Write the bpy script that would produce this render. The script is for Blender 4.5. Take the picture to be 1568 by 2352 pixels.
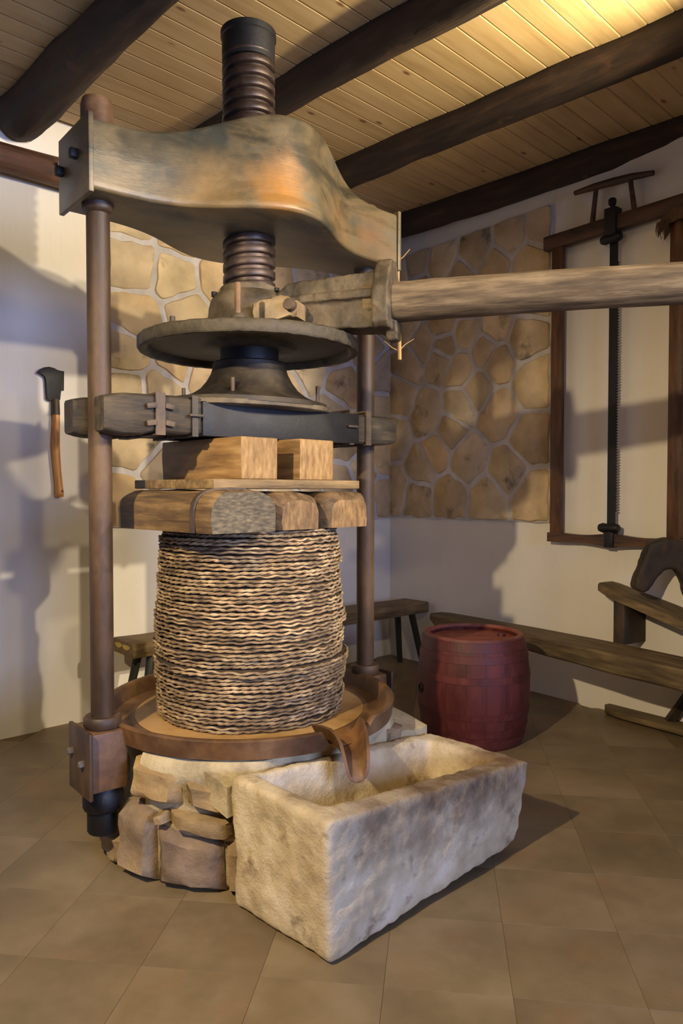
import bpy, bmesh, math, random
from math import sin, cos, pi, atan2, atan, hypot, radians, exp, sqrt
from mathutils import Vector, Matrix, noise

for o in list(bpy.data.objects):
    bpy.data.objects.remove(o)
SC = bpy.context.scene
COL = SC.collection
random.seed(7)
Q = sqrt(.5)

def W(X, Y, z=0.0):
    """room axes (along the ceiling boards / along the beams) -> world"""
    return Vector(((X - Y) * Q, (X + Y) * Q, z))

# ------------------------------------------------------------------ camera
cam = bpy.data.cameras.new('camera')
cam.sensor_fit = 'VERTICAL'
cam.sensor_height = 36.0
cam.lens = 36.0 * 1712 / 2352
cam.clip_start = .05
camo = bpy.data.objects.new('camera', cam)
COL.objects.link(camo)
camo.location = (0, 0, 1.35)
camo.rotation_euler = (pi / 2 - atan(50 / 1712), 0, 0)
SC.camera = camo

# ------------------------------------------------------------------ world, lights, exposure
SC.view_settings.view_transform = 'Standard'
SC.view_settings.look = 'None'
SC.view_settings.exposure = 0.0
SC.view_settings.gamma = 1.0
SC.view_settings.use_curve_mapping = False
wd = bpy.data.worlds.new('world')
SC.world = wd
wd.use_nodes = True
wd.node_tree.nodes['Background'].inputs[0].default_value = (.6, .68, .95, 1)
wd.node_tree.nodes['Background'].inputs[1].default_value = .05

def spot(name, loc, target, power, color, size=60, blend=.4, radius=.04):
    l = bpy.data.lights.new(name, 'SPOT')
    l.energy = power; l.color = color; l.spot_size = radians(size); l.spot_blend = blend
    l.shadow_soft_size = radius
    o = bpy.data.objects.new(name, l); COL.objects.link(o)
    o.location = loc
    o.rotation_euler = (Vector(target) - Vector(loc)).to_track_quat('-Z', 'Y').to_euler()
    return o

WARM = (1.0, .80, .51)
spot('spot_light_entrance', W(-.5, 1.33, 2.5), W(2.2, 1.6, .42), 400, WARM, 92, .9, .035)
spot('uplight_ceiling', (1.56, 2.72, 2.86), (.74, 3.08, 3.42), 220, (1.0, .84, .55), 96, 1.0, .05)
spot('spot_light_front', W(2.65, -2.58, 3.2), (-1.30, 4.1, 1.72), 900, (1.0, .85, .64), 36, .45, .05)
spot('spot_light_front_right', W(3.8, -2.5, 2.85), (-1.30, 4.1, 1.68), 900, (1.0, .85, .64), 34, .45, .05)
spot('spot_light_camera_side', (.85, -.3, 3.15), (-.37, 3.0, 1.35), 135, (1.0, .82, .54), 42, .6, .05)
al = bpy.data.lights.new('daylight_window', 'AREA')
al.shape = 'RECTANGLE'; al.size = 2.2; al.size_y = 1.5; al.energy = 80; al.color = (.40, .52, 1.0); al.spread = radians(80)
alo = bpy.data.objects.new('daylight_window', al); COL.objects.link(alo)
alo.location = W(1.0, -3.7, 1.8)
alo.rotation_euler = (W(-.08, 1, -.09)).to_track_quat('-Z', 'Y').to_euler()

# ------------------------------------------------------------------ materials
def lin(c):
    return tuple((v / 12.92 if v <= .04045 else ((v + .055) / 1.055) ** 2.4) for v in (x / 255 for x in c)) + (1,)

def mat(name, cols, scale=5, stretch=(1, 1, 1), detail=7, rough=(.6, .85), bump=.3, bscale=None, metal=0,
        rnd=0, shift=False, mott=.3, mscale=1.7, knots=None, blotch=None, dist=.0, bdist=.01, rcols=None, ramp=None,
        fine=None, patches=None):
    m = bpy.data.materials.new(name)
    m.use_nodes = True
    nt = m.node_tree; N = nt.nodes; L = nt.links
    b = N['Principled BSDF']
    tc = N.new('ShaderNodeTexCoord')
    src = tc.outputs['Object']
    oi = N.new('ShaderNodeObjectInfo')
    if shift:
        mul = N.new('ShaderNodeMath'); mul.operation = 'MULTIPLY'; mul.inputs[1].default_value = 37.0
        L.new(oi.outputs['Random'], mul.inputs[0])
        add = N.new('ShaderNodeVectorMath'); add.operation = 'ADD'
        L.new(src, add.inputs[0]); L.new(mul.outputs[0], add.inputs[1]); src = add.outputs[0]
    mp = N.new('ShaderNodeMapping'); mp.inputs['Scale'].default_value = stretch
    L.new(src, mp.inputs[0])
    def nz(sc, det=detail, r=.62, d=0, vec=None):
        n = N.new('ShaderNodeTexNoise'); n.inputs['Scale'].default_value = sc
        n.inputs['Detail'].default_value = det; n.inputs['Roughness'].default_value = r
        n.inputs['Distortion'].default_value = d
        L.new(vec or mp.outputs[0], n.inputs['Vector']); return n.outputs['Fac']
    def rmp(fac, stops):
        r = N.new('ShaderNodeValToRGB'); el = r.color_ramp.elements
        while len(el) < len(stops): el.new(.5)
        for e, (p, c) in zip(el, stops):
            e.position = p; e.color = c
        L.new(fac, r.inputs[0]); return r.outputs[0]
    def mix(fac, a, c, mode='MIX'):
        x = N.new('ShaderNodeMix'); x.data_type = 'RGBA'; x.blend_type = mode
        if isinstance(fac, float): x.inputs['Factor'].default_value = fac
        else: L.new(fac, x.inputs['Factor'])
        for v, s in ((a, 6), (c, 7)):
            if isinstance(v, tuple): x.inputs[s].default_value = v
            else: L.new(v, x.inputs[s])
        return x.outputs[2]
    def maprange(v, a, c, d, e):
        r = N.new('ShaderNodeMapRange'); L.new(v, r.inputs[0])
        for i, k in enumerate((a, c, d, e)): r.inputs[i + 1].default_value = k
        return r.outputs[0]
    n1 = nz(scale, d=dist)
    k = len(cols)
    pos = ramp or [.32 + .36 * i / max(1, k - 1) for i in range(k)]
    col = rmp(n1, [(p, lin(c)) for p, c in zip(pos, cols)])
    if rcols:
        rc = rmp(oi.outputs['Random'], [(i / len(rcols), lin(c)) for i, c in enumerate(rcols)])
        col = mix(.62, col, rc)
    if blotch:                       # (colour, scale, lo, hi)
        bc, bs, lo, hi = blotch
        f = maprange(nz(bs, 5, .6, vec=src), lo, hi, 0, 1)
        col = mix(f, col, lin(bc))
    for pt in patches or []:         # (colour, centre, radius, strength) wear with a place of its own
        pc, ctr, rad, stg = pt
        d = N.new('ShaderNodeVectorMath'); d.operation = 'DISTANCE'
        L.new(tc.outputs['Object'], d.inputs[0]); d.inputs[1].default_value = ctr
        dn = N.new('ShaderNodeMath'); dn.operation = 'MULTIPLY_ADD'
        L.new(nz(9, 6, .7, vec=src), dn.inputs[0]); dn.inputs[1].default_value = rad * 1.5
        L.new(d.outputs['Value'], dn.inputs[2])
        f = maprange(dn.outputs[0], rad * .9, rad * 1.9, stg, 0)
        col = mix(f, col, lin(pc))
    mo = maprange(nz(mscale, 4, .55, vec=src), .3, .7, 1 - mott, 1 + mott * .4)
    cc = N.new('ShaderNodeCombineXYZ')
    for i in range(3): L.new(mo, cc.inputs[i])
    col = mix(1.0, col, cc.outputs[0], 'MULTIPLY')
    if knots:                        # (scale, stretch, size, colour)
        ks, kst, kz, kc = knots
        km = N.new('ShaderNodeMapping'); km.inputs['Scale'].default_value = kst; L.new(src, km.inputs[0])
        v = N.new('ShaderNodeTexVoronoi'); v.inputs['Scale'].default_value = ks; L.new(km.outputs[0], v.inputs['Vector'])
        col = mix(maprange(v.outputs['Distance'], kz * .5, kz, .85, 0), col, lin(kc))
    if rnd:
        hs = N.new('ShaderNodeHueSaturation')
        L.new(maprange(oi.outputs['Random'], 0, 1, 1 - rnd, 1 + rnd), hs.inputs['Value'])
        L.new(col, hs.inputs['Color']); col = hs.outputs[0]
    L.new(col, b.inputs['Base Color'])
    L.new(maprange(n1, .3, .7, rough[0], rough[1]), b.inputs['Roughness'])
    b.inputs['Metallic'].default_value = metal
    if bump:
        bp = N.new('ShaderNodeBump'); bp.inputs['Strength'].default_value = bump; bp.inputs['Distance'].default_value = bdist
        h = nz(bscale or scale * 4, 8, .7)
        if fine:
            ad = N.new('ShaderNodeMath'); ad.operation = 'MULTIPLY_ADD'
            L.new(nz(fine[0], 3, .5), ad.inputs[0]); ad.inputs[1].default_value = fine[1]; L.new(h, ad.inputs[2]); h = ad.outputs[0]
        L.new(h, bp.inputs['Height'])
        L.new(bp.outputs[0], b.inputs['Normal'])
    return m

M = {}
M['floor'] = mat('floor_tile', [(114, 97, 69), (128, 110, 80), (140, 122, 92)], 3.5, rough=(.42, .6), bump=.12, bscale=30, rnd=.03, shift=True, mott=.25,
                 blotch=((134, 102, 68), 3.1, .55, .8))
M['joint'] = mat('floor_joint', [(114, 97, 69), (128, 110, 80)], 8, rough=(.7, .9))
M['plaster'] = mat('plaster', [(226, 218, 202), (233, 226, 212)], 2, rough=(.8, .95), bump=.4, bscale=9, stretch=(1.2, 1.2, .34), mott=.06, bdist=.014, fine=(26, .3))
M['mortar'] = mat('pale_mortar', [(190, 183, 176), (214, 208, 202)], 9, rough=(.8, .95), bump=.5, bscale=40)
M['stone_wall'] = mat('facing_stone', [(180, 154, 114), (216, 190, 146), (234, 214, 176)], 3.2, rough=(.6, .85), bump=.45, bscale=22, shift=True, mott=.35, mscale=4,
                      rcols=[(214, 180, 128), (190, 172, 146), (220, 192, 146), (168, 152, 122), (210, 172, 116), (200, 184, 158), (182, 154, 112), (218, 196, 154)],
                      blotch=((92, 84, 68), 4.5, .6, .74))
M['pine'] = mat('pine_board', [(176, 146, 98), (192, 162, 112), (200, 172, 124)], 3, stretch=(.6, 7, 7), rough=(.45, .6), bump=.06, rnd=.06, shift=True, mott=.12,
                knots=(3.4, (1.0, 2.4, 2.4), .12, (104, 66, 32)))
M['beam'] = mat('dark_log', [(34, 25, 17), (58, 42, 29), (88, 65, 45)], 3, stretch=(.7, 6, 6), rough=(.6, .85), bump=.8, bscale=7, mott=.5, mscale=2.5, bdist=.02,
                blotch=((92, 62, 42), 5.0, .62, .75))
M['log_brown'] = mat('brown_log', [(72, 44, 26), (112, 72, 44)], 4, stretch=(.7, 6, 6), rough=(.5, .7), bump=.5, bscale=9, bdist=.015)
M['patina'] = mat('cast_iron_patina', [(54, 49, 36), (90, 80, 58), (128, 110, 76), (110, 104, 82)], 3.4, stretch=(.6, 1, 2.2), dist=.9, rough=(.28, .48), bump=.14, bscale=30, metal=.1, mott=.4, mscale=3.2,
                  blotch=((70, 70, 58), 3.1, .48, .64),
                  patches=[((180, 122, 42), (-.08, -.36, 2.46), .13, .85), ((150, 112, 66), (.28, -.22, 2.43), .13, .4), ((146, 100, 62), (.55, -.14, 2.45), .12, .5),
                           ((148, 112, 58), (-.3, -.22, 2.43), .16, .45)])
M['column'] = mat('brown_iron_column', [(46, 33, 22), (74, 54, 36), (108, 83, 56)], 5, stretch=(1, 1, .35), rough=(.45, .7), bump=.2, bscale=30, metal=.05, mott=.45, mscale=3)
M['iron'] = mat('dark_iron', [(34, 30, 26), (58, 50, 40), (84, 72, 54)], 6, rough=(.42, .65), bump=.25, bscale=30, metal=.35, mott=.3)
M['black'] = mat('black_iron', [(14, 14, 15), (25, 24, 24), (36, 33, 30)], 6, rough=(.45, .65), bump=.2, bscale=30, metal=.2)
M['steel_screw'] = mat('greased_screw', [(38, 28, 24), (66, 52, 44), (92, 76, 66)], 7, rough=(.32, .5), bump=.12, bscale=25, metal=.45)
M['dusty'] = mat('dusty_iron', [(60, 50, 35), (94, 80, 58), (126, 111, 84)], 7, rough=(.5, .75), bump=.4, bscale=26, metal=.1, mott=.35, mscale=4, blotch=((62, 56, 46), 6, .52, .66))
M['wheel'] = mat('rim_iron', [(44, 38, 27), (70, 61, 43), (98, 86, 64)], 9, rough=(.5, .7), bump=.5, bscale=24, metal=.1, mott=.3, blotch=((50, 44, 34), 9, .55, .65))
M['tray'] = mat('rusty_tray', [(70, 48, 32), (104, 74, 48), (138, 106, 74)], 4.5, rough=(.42, .65), bump=.22, bscale=24, metal=.1, mott=.35, mscale=3, blotch=((138, 96, 54), 3.5, .56, .72))
M['tray_floor'] = mat('tray_floor', [(150, 112, 62), (176, 138, 86), (190, 158, 112)], 4, rough=(.35, .55), bump=.12, bscale=20, mott=.25, mscale=3)
M['pawl'] = mat('worn_pawl', [(112, 94, 66), (146, 122, 86), (168, 144, 106)], 6, rough=(.4, .6), bump=.2, metal=.1, mott=.3)
M['strap'] = mat('rusty_strap', [(50, 40, 30), (78, 62, 46), (104, 86, 64)], 9, rough=(.5, .7), bump=.3, metal=.1)
M['old_wood'] = mat('weathered_wood', [(64, 50, 32), (104, 84, 54), (142, 118, 80)], 5, stretch=(1, 9, 9), rough=(.6, .85), bump=.55, bscale=9, mott=.35, mscale=3, bdist=.008, shift=True)
M['dark_wood'] = mat('dark_oak', [(36, 30, 21), (60, 50, 35), (86, 73, 53)], 5, stretch=(1, 8, 8), rough=(.6, .8), bump=.5, bscale=9, mott=.35, mscale=3, bdist=.008)
M['block'] = mat('timber_block', [(104, 76, 42), (142, 108, 64), (168, 136, 88)], 4, stretch=(6, .8, 6), rough=(.55, .75), bump=.35, bscale=8, mott=.3, mscale=4, bdist=.006, shift=True)
M['endgrain'] = mat('end_grain', [(122, 90, 48), (156, 120, 70), (180, 146, 94)], 11, stretch=(5, 5, 1.4), rough=(.55, .75), bump=.6, bscale=12, bdist=.008, shift=True)
M['plank'] = mat('split_plank', [(72, 54, 35), (108, 84, 55), (142, 114, 76)], 5, stretch=(7, .8, 7), rough=(.55, .8), bump=.7, bscale=8, mott=.4, mscale=4, bdist=.01, shift=True)
M['plank_end'] = mat('sawn_grey_end', [(58, 52, 42), (90, 80, 62), (124, 110, 86)], 12, stretch=(3, 3, 9), rough=(.6, .8), bump=.8, bscale=7, bdist=.008)
M['plank_end2'] = mat('rounded_plank_end', [(84, 62, 35), (122, 92, 54), (150, 120, 76)], 11, stretch=(6, 2, 2), rough=(.55, .75), bump=.4, bscale=9, bdist=.006, shift=True)
M['pole'] = mat('pole_wood', [(70, 56, 40), (110, 92, 68), (148, 128, 98)], 5, stretch=(.8, 7, 7), rough=(.6, .85), bump=.7, bscale=8, mott=.35, mscale=4, bdist=.012)
M['mat'] = mat('coir_cord', [(94, 76, 53), (148, 122, 88), (202, 176, 134)], 14, rough=(.75, .95), bump=.6, bscale=120, mott=.45, mscale=6, rnd=.14, shift=True, bdist=.004)
M['mat_fill'] = mat('coir_weave', [(52, 40, 27), (92, 72, 48)], 22, rough=(.85, .95), bump=.8, bscale=90, shift=True)
M['limestone'] = mat('trough_limestone', [(184, 162, 124), (208, 188, 150), (222, 206, 176)], 6, rough=(.75, .92), bump=.55, bscale=36, mott=.25, mscale=3, bdist=.012, fine=(110, .5),
                     blotch=((132, 112, 82), 9, .58, .72), patches=[((92, 64, 38), (.72, .02, .37), .22, .9), ((104, 74, 46), (.46, .02, .39), .20, .85), ((104, 80, 56), (.20, .0, .38), .16, .8), ((108, 72, 40), (.97, .06, .35), .18, .85)])
M['plinth_stone'] = mat('plinth_stone', [(110, 92, 72), (150, 128, 96), (178, 154, 112)], 5, rough=(.65, .85), bump=.7, bscale=16, shift=True, mott=.35, mscale=5, bdist=.016,
                        rcols=[(138, 118, 96), (196, 160, 98), (150, 126, 96), (188, 158, 108), (132, 110, 94), (176, 146, 96)])
M['plinth_mortar'] = mat('plinth_mortar', [(150, 134, 104), (196, 178, 138), (214, 196, 156)], 7, rough=(.75, .95), bump=.8, bscale=18, mott=.2, bdist=.015)
M['barrel'] = mat('red_barrel', [(72, 26, 21), (88, 33, 27), (104, 44, 35)], 6, stretch=(2, 2, .6), rough=(.45, .65), bump=.25, bscale=14, mott=.25, mscale=4, shift=True, rnd=.01)
M['barrel_rim'] = mat('worn_red_rim', [(104, 44, 36), (146, 84, 66), (122, 52, 42)], 9, rough=(.5, .7), bump=.3)
M['bench'] = mat('bench_wood', [(86, 68, 42), (122, 98, 62), (150, 124, 82)], 5, stretch=(.9, 7, 7), rough=(.5, .75), bump=.4, bscale=9, mott=.35, mscale=3)
M['bench_leg'] = mat('bench_leg', [(32, 33, 25), (52, 52, 40)], 6, rough=(.5, .7), bump=.2)
M['chip'] = mat('yellow_chip', [(196, 166, 60), (214, 190, 96)], 8, rough=(.5, .7))
M['shave'] = mat('horse_wood', [(70, 56, 36), (104, 86, 56), (132, 112, 76)], 4, stretch=(.9, 7, 7), rough=(.6, .8), bump=.5, bscale=9, mott=.35, mscale=3)
M['shave_dark'] = mat('horse_dark_wood', [(34, 26, 20), (56, 44, 33), (84, 64, 44)], 4, stretch=(3, 3, 1), rough=(.55, .8), bump=.5, bscale=12, mott=.4)
M['saw_wood'] = mat('saw_frame_wood', [(54, 33, 17), (88, 55, 28), (116, 76, 42)], 5, stretch=(6, 6, .8), rough=(.4, .6), bump=.2, mott=.3)
M['saw_bar'] = mat('saw_bar_wood', [(44, 30, 20), (78, 52, 32), (104, 70, 42)], 5, stretch=(.8, 6, 6), rough=(.45, .65), bump=.25, mott=.3)
M['blade'] = mat('saw_blade', [(26, 26, 26), (40, 39, 37)], 8, rough=(.4, .6), bump=.1, metal=.4)
M['hook_wood'] = mat('hook_handle', [(164, 104, 46), (196, 136, 70), (208, 156, 92)], 5, stretch=(8, 8, 1), rough=(.35, .5), bump=.1)
M['straw'] = mat('dry_straw', [(170, 132, 72), (204, 168, 104)], 8, rough=(.5, .7), bump=.2)
M['scrap'] = mat('frayed_hide', [(74, 54, 34), (112, 84, 54)], 12, rough=(.8, .95), bump=.6)
M['bolt'] = mat('bolt_steel', [(120, 112, 100), (160, 152, 140)], 12, rough=(.3, .45), bump=.1, metal=.6)
M['lampwhite'] = mat('lamp_white', [(226, 222, 212), (236, 232, 224)], 5, rough=(.3, .4), bump=0)

# ------------------------------------------------------------------ mesh helpers
def new_obj(name, me, m, parent=None, loc=None, rotz=0):
    o = bpy.data.objects.new(name, me); COL.objects.link(o)
    if m is not None and not me.materials: me.materials.append(m)
    if parent is not None: o.parent = parent
    if loc is not None: o.location = loc
    o.rotation_euler = (0, 0, rotz)
    return o

def build(name, bm, m, parent=None, loc=None, rotz=0, smooth=True, angle=40):
    bmesh.ops.remove_doubles(bm, verts=bm.verts, dist=1e-6)
    bmesh.ops.recalc_face_normals(bm, faces=bm.faces)
    if smooth:
        lim = radians(angle)
        for f in bm.faces: f.smooth = True
        for e in bm.edges:
            if len(e.link_faces) == 2 and e.calc_face_angle(0) > lim: e.smooth = False
    me = bpy.data.meshes.new(name); bm.to_mesh(me); bm.free()
    return new_obj(name, me, m, parent, loc, rotz)

def thing(name, label, cat, loc=(0, 0, 0), rotz=0, group=None):
    o = bpy.data.objects.new(name, None); COL.objects.link(o)
    o.empty_display_size = .1
    o.location = loc; o.rotation_euler = (0, 0, rotz)
    o['label'] = label; o['category'] = cat
    if group: o['group'] = group
    return o

def tag(o, label, cat, group=None):
    o['label'] = label; o['category'] = cat
    if group: o['group'] = group
    return o

def box(bm, c, s, mtx=None, bev=0, seg=2):
    r = bmesh.ops.create_cube(bm, size=1, matrix=Matrix.Diagonal((s[0], s[1], s[2], 1)))
    vs = r['verts']
    if bev:
        es = list({e for v in vs for e in v.link_edges})
        rb = bmesh.ops.bevel(bm, geom=es, offset=bev, segments=seg, affect='EDGES', profile=.5)
        vs = list({v for f in rb['faces'] for v in f.verts} | {v for v in vs if v.is_valid})
    T = Matrix.Translation(c)
    if mtx is not None: T = T @ mtx.to_4x4()
    bmesh.ops.transform(bm, matrix=T, verts=vs)
    return vs

def frames(pts):
    pts = [Vector(p) for p in pts]
    out = []
    up = Vector((0, 0, 1))
    for i, p in enumerate(pts):
        a = pts[max(0, i - 1)]; b = pts[min(len(pts) - 1, i + 1)]
        t = (b - a).normalized()
        u = up if abs(t.dot(up)) < .95 else Vector((1, 0, 0))
        s = t.cross(u).normalized(); n = s.cross(t).normalized()
        out.append((p, t, s, n))
    return out

def tube(bm, pts, rad, seg=12, cap=True, prof=None):
    rings = []
    fr = frames(pts)
    for i, (p, t, s, n) in enumerate(fr):
        r = rad(i / (len(fr) - 1)) if callable(rad) else (rad[i] if isinstance(rad, (list, tuple)) else rad)
        ring = []
        for k in range(seg):
            a = 2 * pi * k / seg
            rr = r * (prof(i, a) if prof else 1)
            ring.append(bm.verts.new(p + s * cos(a) * rr + n * sin(a) * rr))
        rings.append(ring)
    for a, b in zip(rings, rings[1:]):
        for k in range(seg):
            bm.faces.new((a[k], a[(k + 1) % seg], b[(k + 1) % seg], b[k]))
    if cap:
        bm.faces.new(rings[0]); bm.faces.new(rings[-1][::-1])
    return rings

def lathe(bm, prof, seg=48, c=(0, 0, 0), sx=1, sy=1, closed=False):
    rings = []
    for r, z in prof:
        if r < 1e-5:
            rings.append([bm.verts.new((c[0], c[1], c[2] + z))])
        else:
            rings.append([bm.verts.new((c[0] + r * sx * cos(2 * pi * k / seg), c[1] + r * sy * sin(2 * pi * k / seg), c[2] + z)) for k in range(seg)])
    pairs = list(zip(rings, rings[1:]))
    if closed: pairs.append((rings[-1], rings[0]))
    for a, b in pairs:
        for k in range(seg):
            k2 = (k + 1) % seg
            if len(a) == 1 and len(b) == 1: continue
            if len(a) == 1: bm.faces.new((a[0], b[k2], b[k]))
            elif len(b) == 1: bm.faces.new((a[k], a[k2], b[0]))
            else: bm.faces.new((a[k], a[k2], b[k2], b[k]))

def prism(bm, poly, h0, h1, mtx=None, bev=0):
    """polygon (u,v) extruded along w; mtx maps (u,v,w) -> space"""
    n = len(poly)
    lo = [bm.verts.new((u, v, h0)) for u, v in poly]
    hi = [bm.verts.new((u, v, h1)) for u, v in poly]
    fs = [bm.faces.new(lo[::-1]), bm.faces.new(hi)]
    for i in range(n):
        fs.append(bm.faces.new((lo[i], lo[(i + 1) % n], hi[(i + 1) % n], hi[i])))
    vs = lo + hi
    if bev:
        es = list({e for f in fs[:2] for e in f.edges})
        rb = bmesh.ops.bevel(bm, geom=es, offset=bev, segments=2, affect='EDGES', profile=.5)
        vs = list({v for f in rb['faces'] for v in f.verts} | {v for v in vs if v.is_valid})
    if mtx is not None: bmesh.ops.transform(bm, matrix=mtx, verts=vs)
    return vs

def basis(u, v, w, o=(0, 0, 0)):
    m = Matrix((u, v, w)).transposed().to_4x4()
    m.translation = Vector(o)
    return m

XZ = basis((1, 0, 0), (0, 0, 1), (0, -1, 0))      # (u,v) -> x,z ; w -> -y (towards the viewer)

def roughen(me, amp, sc, octs=4, seed=0):
    off = Vector((seed * 3.1, seed * 1.7, seed * .9))
    nm = [v.normal.copy() for v in me.vertices]
    for v, n in zip(me.vertices, nm):
        v.co += n * amp * noise.fractal(v.co * sc + off, 1.0, 2.0, octs)

def remesh(o, voxel, iters=4, fac=.5):
    a = o.modifiers.new('r', 'REMESH'); a.mode = 'VOXEL'; a.voxel_size = voxel; a.use_smooth_shade = True
    if iters:
        s = o.modifiers.new('s', 'SMOOTH'); s.iterations = iters; s.factor = fac
    dg = bpy.context.evaluated_depsgraph_get()
    me = bpy.data.meshes.new_from_object(o.evaluated_get(dg))
    o.modifiers.clear()
    old = o.data; nm = old.name; mats = list(old.materials)
    o.data = me; bpy.data.meshes.remove(old); me.name = nm
    me.materials.clear()
    for x in mats: me.materials.append(x)
    for p in me.polygons: p.use_smooth = True
    return o

# ------------------------------------------------------------------ floor
CR = (4.592, 4.030)                               # the far corner, room axes
UR = (-.1184, -.9930); UL = (-.99906, .04342)     # right wall, left wall
CEIL = 3.42
def struct(o): o['kind'] = 'structure'; return o

bm = bmesh.new()
box(bm, (0, 0, -.06), (8.4, 8.0, .10))
floor = struct(build('floor', bm, M['joint'], None, W(.7, .5, 0), pi / 4, smooth=False))
# tiles: laid askew to the room, 0.345 m squares
ta = radians(-7.4)
tdir = Vector((sin(-ta), cos(ta))); tper = Vector((cos(ta), -sin(-ta)))
TS = .345
bm = bmesh.new()
h = TS / 2 - .0003
lo = [bm.verts.new((x * h, y * h, -.011)) for x, y in ((-1, -1), (1, -1), (1, 1), (-1, 1))]
mi = [bm.verts.new((x * h, y * h, -.0008)) for x, y in ((-1, -1), (1, -1), (1, 1), (-1, 1))]
h2 = h - .0004
hi = [bm.verts.new((x * h2, y * h2, 0)) for x, y in ((-1, -1), (1, -1), (1, 1), (-1, 1))]
for a, b in ((lo, mi), (mi, hi)):
    for i in range(4): bm.faces.new((a[i], a[(i + 1) % 4], b[(i + 1) % 4], b[i]))
bm.faces.new(hi); bm.faces.new(lo[::-1])
tile_me = bpy.data.meshes.new('floor_tile')
bmesh.ops.recalc_face_normals(bm, faces=bm.faces); bm.to_mesh(tile_me); bm.free(); tile_me.materials.append(M['floor'])
fl_inv = floor.matrix_basis.inverted()
cnt = 0
for i in range(-14, 16):
    for j in range(2, 20):
        p = tdir * (j * TS + .09) + tper * (i * TS + .03)
        X, Y = (p.y + p.x) * Q, (p.y - p.x) * Q
        xr = CR[0] + (Y - CR[1]) * .1192
        yl = CR[1] + (CR[0] - X) * .0435
        if X > xr - .0 or Y > yl: continue
        if abs(p.x) > .56 * p.y + .45 or p.y < 1.35: continue
        if hypot(p.x + .373, p.y - 3.045) < .3: continue
        cnt += 1
        o = new_obj('floor_tile', tile_me, None, floor)
        l = fl_inv @ Vector((p.x, p.y, 0))
        o.location = (l.x, l.y, 0)
        o.rotation_euler = (0, 0, -ta * -1 - pi / 4)
# ------------------------------------------------------------------ ceiling: boards 0.122 wide along the room's X
bm = bmesh.new(); box(bm, (0, 0, .08), (8.3, 7.6, .1))
ceil = struct(build('ceiling', bm, M['joint'], None, W(.6, .5, CEIL), pi / 4, smooth=False))
PWD = .122
bm = bmesh.new()
hw = PWD / 2
pf = [(-hw, .03), (-hw, .006), (-hw + .006, 0), (hw - .006, 0), (hw, .006), (hw, .03)]
prism(bm, pf, -4.1, 4.1, basis((0, 1, 0), (0, 0, 1), (1, 0, 0)))
bmesh.ops.recalc_face_normals(bm, faces=bm.faces)
pk_me = bpy.data.meshes.new('ceiling_board'); bm.to_mesh(pk_me); bm.free(); pk_me.materials.append(M['pine'])
for k in range(60):
    y = 3.95 - k * PWD + .1
    if y < -3.1: break
    o = new_obj('ceiling_board', pk_me, None, ceil); o.location = (0, y - .5, 0)

# ------------------------------------------------------------------ walls
def wall(name, u, t0, t1, th, side):
    """local x runs along the wall from the corner, side = sign of local y that looks into the room"""
    wx = (u[0] - u[1]) * Q; wy = (u[0] + u[1]) * Q
    n = 60
    bm = bmesh.new()
    box(bm, ((t0 + t1) / 2, -side * th / 2, 1.75), (t1 - t0, th, 3.7))
    o = struct(build(name, bm, M['plaster'], None, W(CR[0], CR[1], 0), atan2(wy, wx), smooth=False))
    return o
wr_ = wall('wall_right', UR, -.15, 7.4, .15, -1)
wl_ = wall('wall_left', UL, -.15, 8.3, .15, 1)
# the two walls behind the camera, one with a window opening
bm = bmesh.new()
box(bm, (-3.4, .55, 1.75), (.15, 7.6, 3.7))
struct(build('wall_back', bm, M['plaster'], None, (0, 0, 0), pi / 4, smooth=False))
bm = bmesh.new()
for c, s in (((-1.85, -3.2, 1.75), (3.1, .15, 3.7)), ((3.55, -3.2, 1.75), (2.7, .15, 3.7)), ((.95, -3.2, .4), (2.5, .15, 1.0)), ((.95, -3.2, 3.15), (2.5, .15, .9))):
    box(bm, c, s)
struct(build('wall_front', bm, M['plaster'], None, (0, 0, 0), pi / 4, smooth=False))

def clip(poly, a, b, c):
    """keep a*x+b*y<=c"""
    out = []
    for i in range(len(poly)):
        p, q = poly[i], poly[(i + 1) % len(poly)]
        dp = a * p[0] + b * p[1] - c; dq = a * q[0] + b * q[1] - c
        if dp <= 0: out.append(p)
        if (dp < 0) != (dq < 0) and dp != dq:
            t = dp / (dp - dq); out.append((p[0] + (q[0] - p[0]) * t, p[1] + (q[1] - p[1]) * t))
    return out

def cells(seeds, rect, gap):
    x0, x1, z0, z1 = rect
    res = []
    for i, s in enumerate(seeds):
        poly = [(x0, z0), (x1, z0), (x1, z1), (x0, z1)]
        for j, r in enumerate(seeds):
            if i == j: continue
            dx, dy = r[0] - s[0], r[1] - s[1]
            L = hypot(dx, dy)
            if L < 1e-4 or L > 1.4: continue
            a, b = dx / L, dy / L
            c = a * (s[0] + r[0]) / 2 + b * (s[1] + r[1]) / 2 - gap / 2
            poly = clip(poly, a, b, c)
            if len(poly) < 3: break
        if len(poly) >= 3: res.append(poly)
    return res

def organic(poly, rng, seglen=.07, jit=.010):
    """cut corners, then subdivide with a little jitter"""
    n = len(poly); p2 = []
    for i in range(n):
        a, b = poly[i], poly[(i + 1) % n]
        L = hypot(b[0] - a[0], b[1] - a[1])
        if L < .012: continue
        f = min(.2, .014 / L)
        p2.append((a[0] + (b[0] - a[0]) * f, a[1] + (b[1] - a[1]) * f))
        k = int(L / seglen)
        for q in range(1, k):
            t = f + (1 - 2 * f) * q / k
            p2.append((a[0] + (b[0] - a[0]) * t + rng.uniform(-jit, jit), a[1] + (b[1] - a[1]) * t + rng.uniform(-jit, jit)))
        p2.append((b[0] - (b[0] - a[0]) * f, b[1] - (b[1] - a[1]) * f))
    return p2

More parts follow.
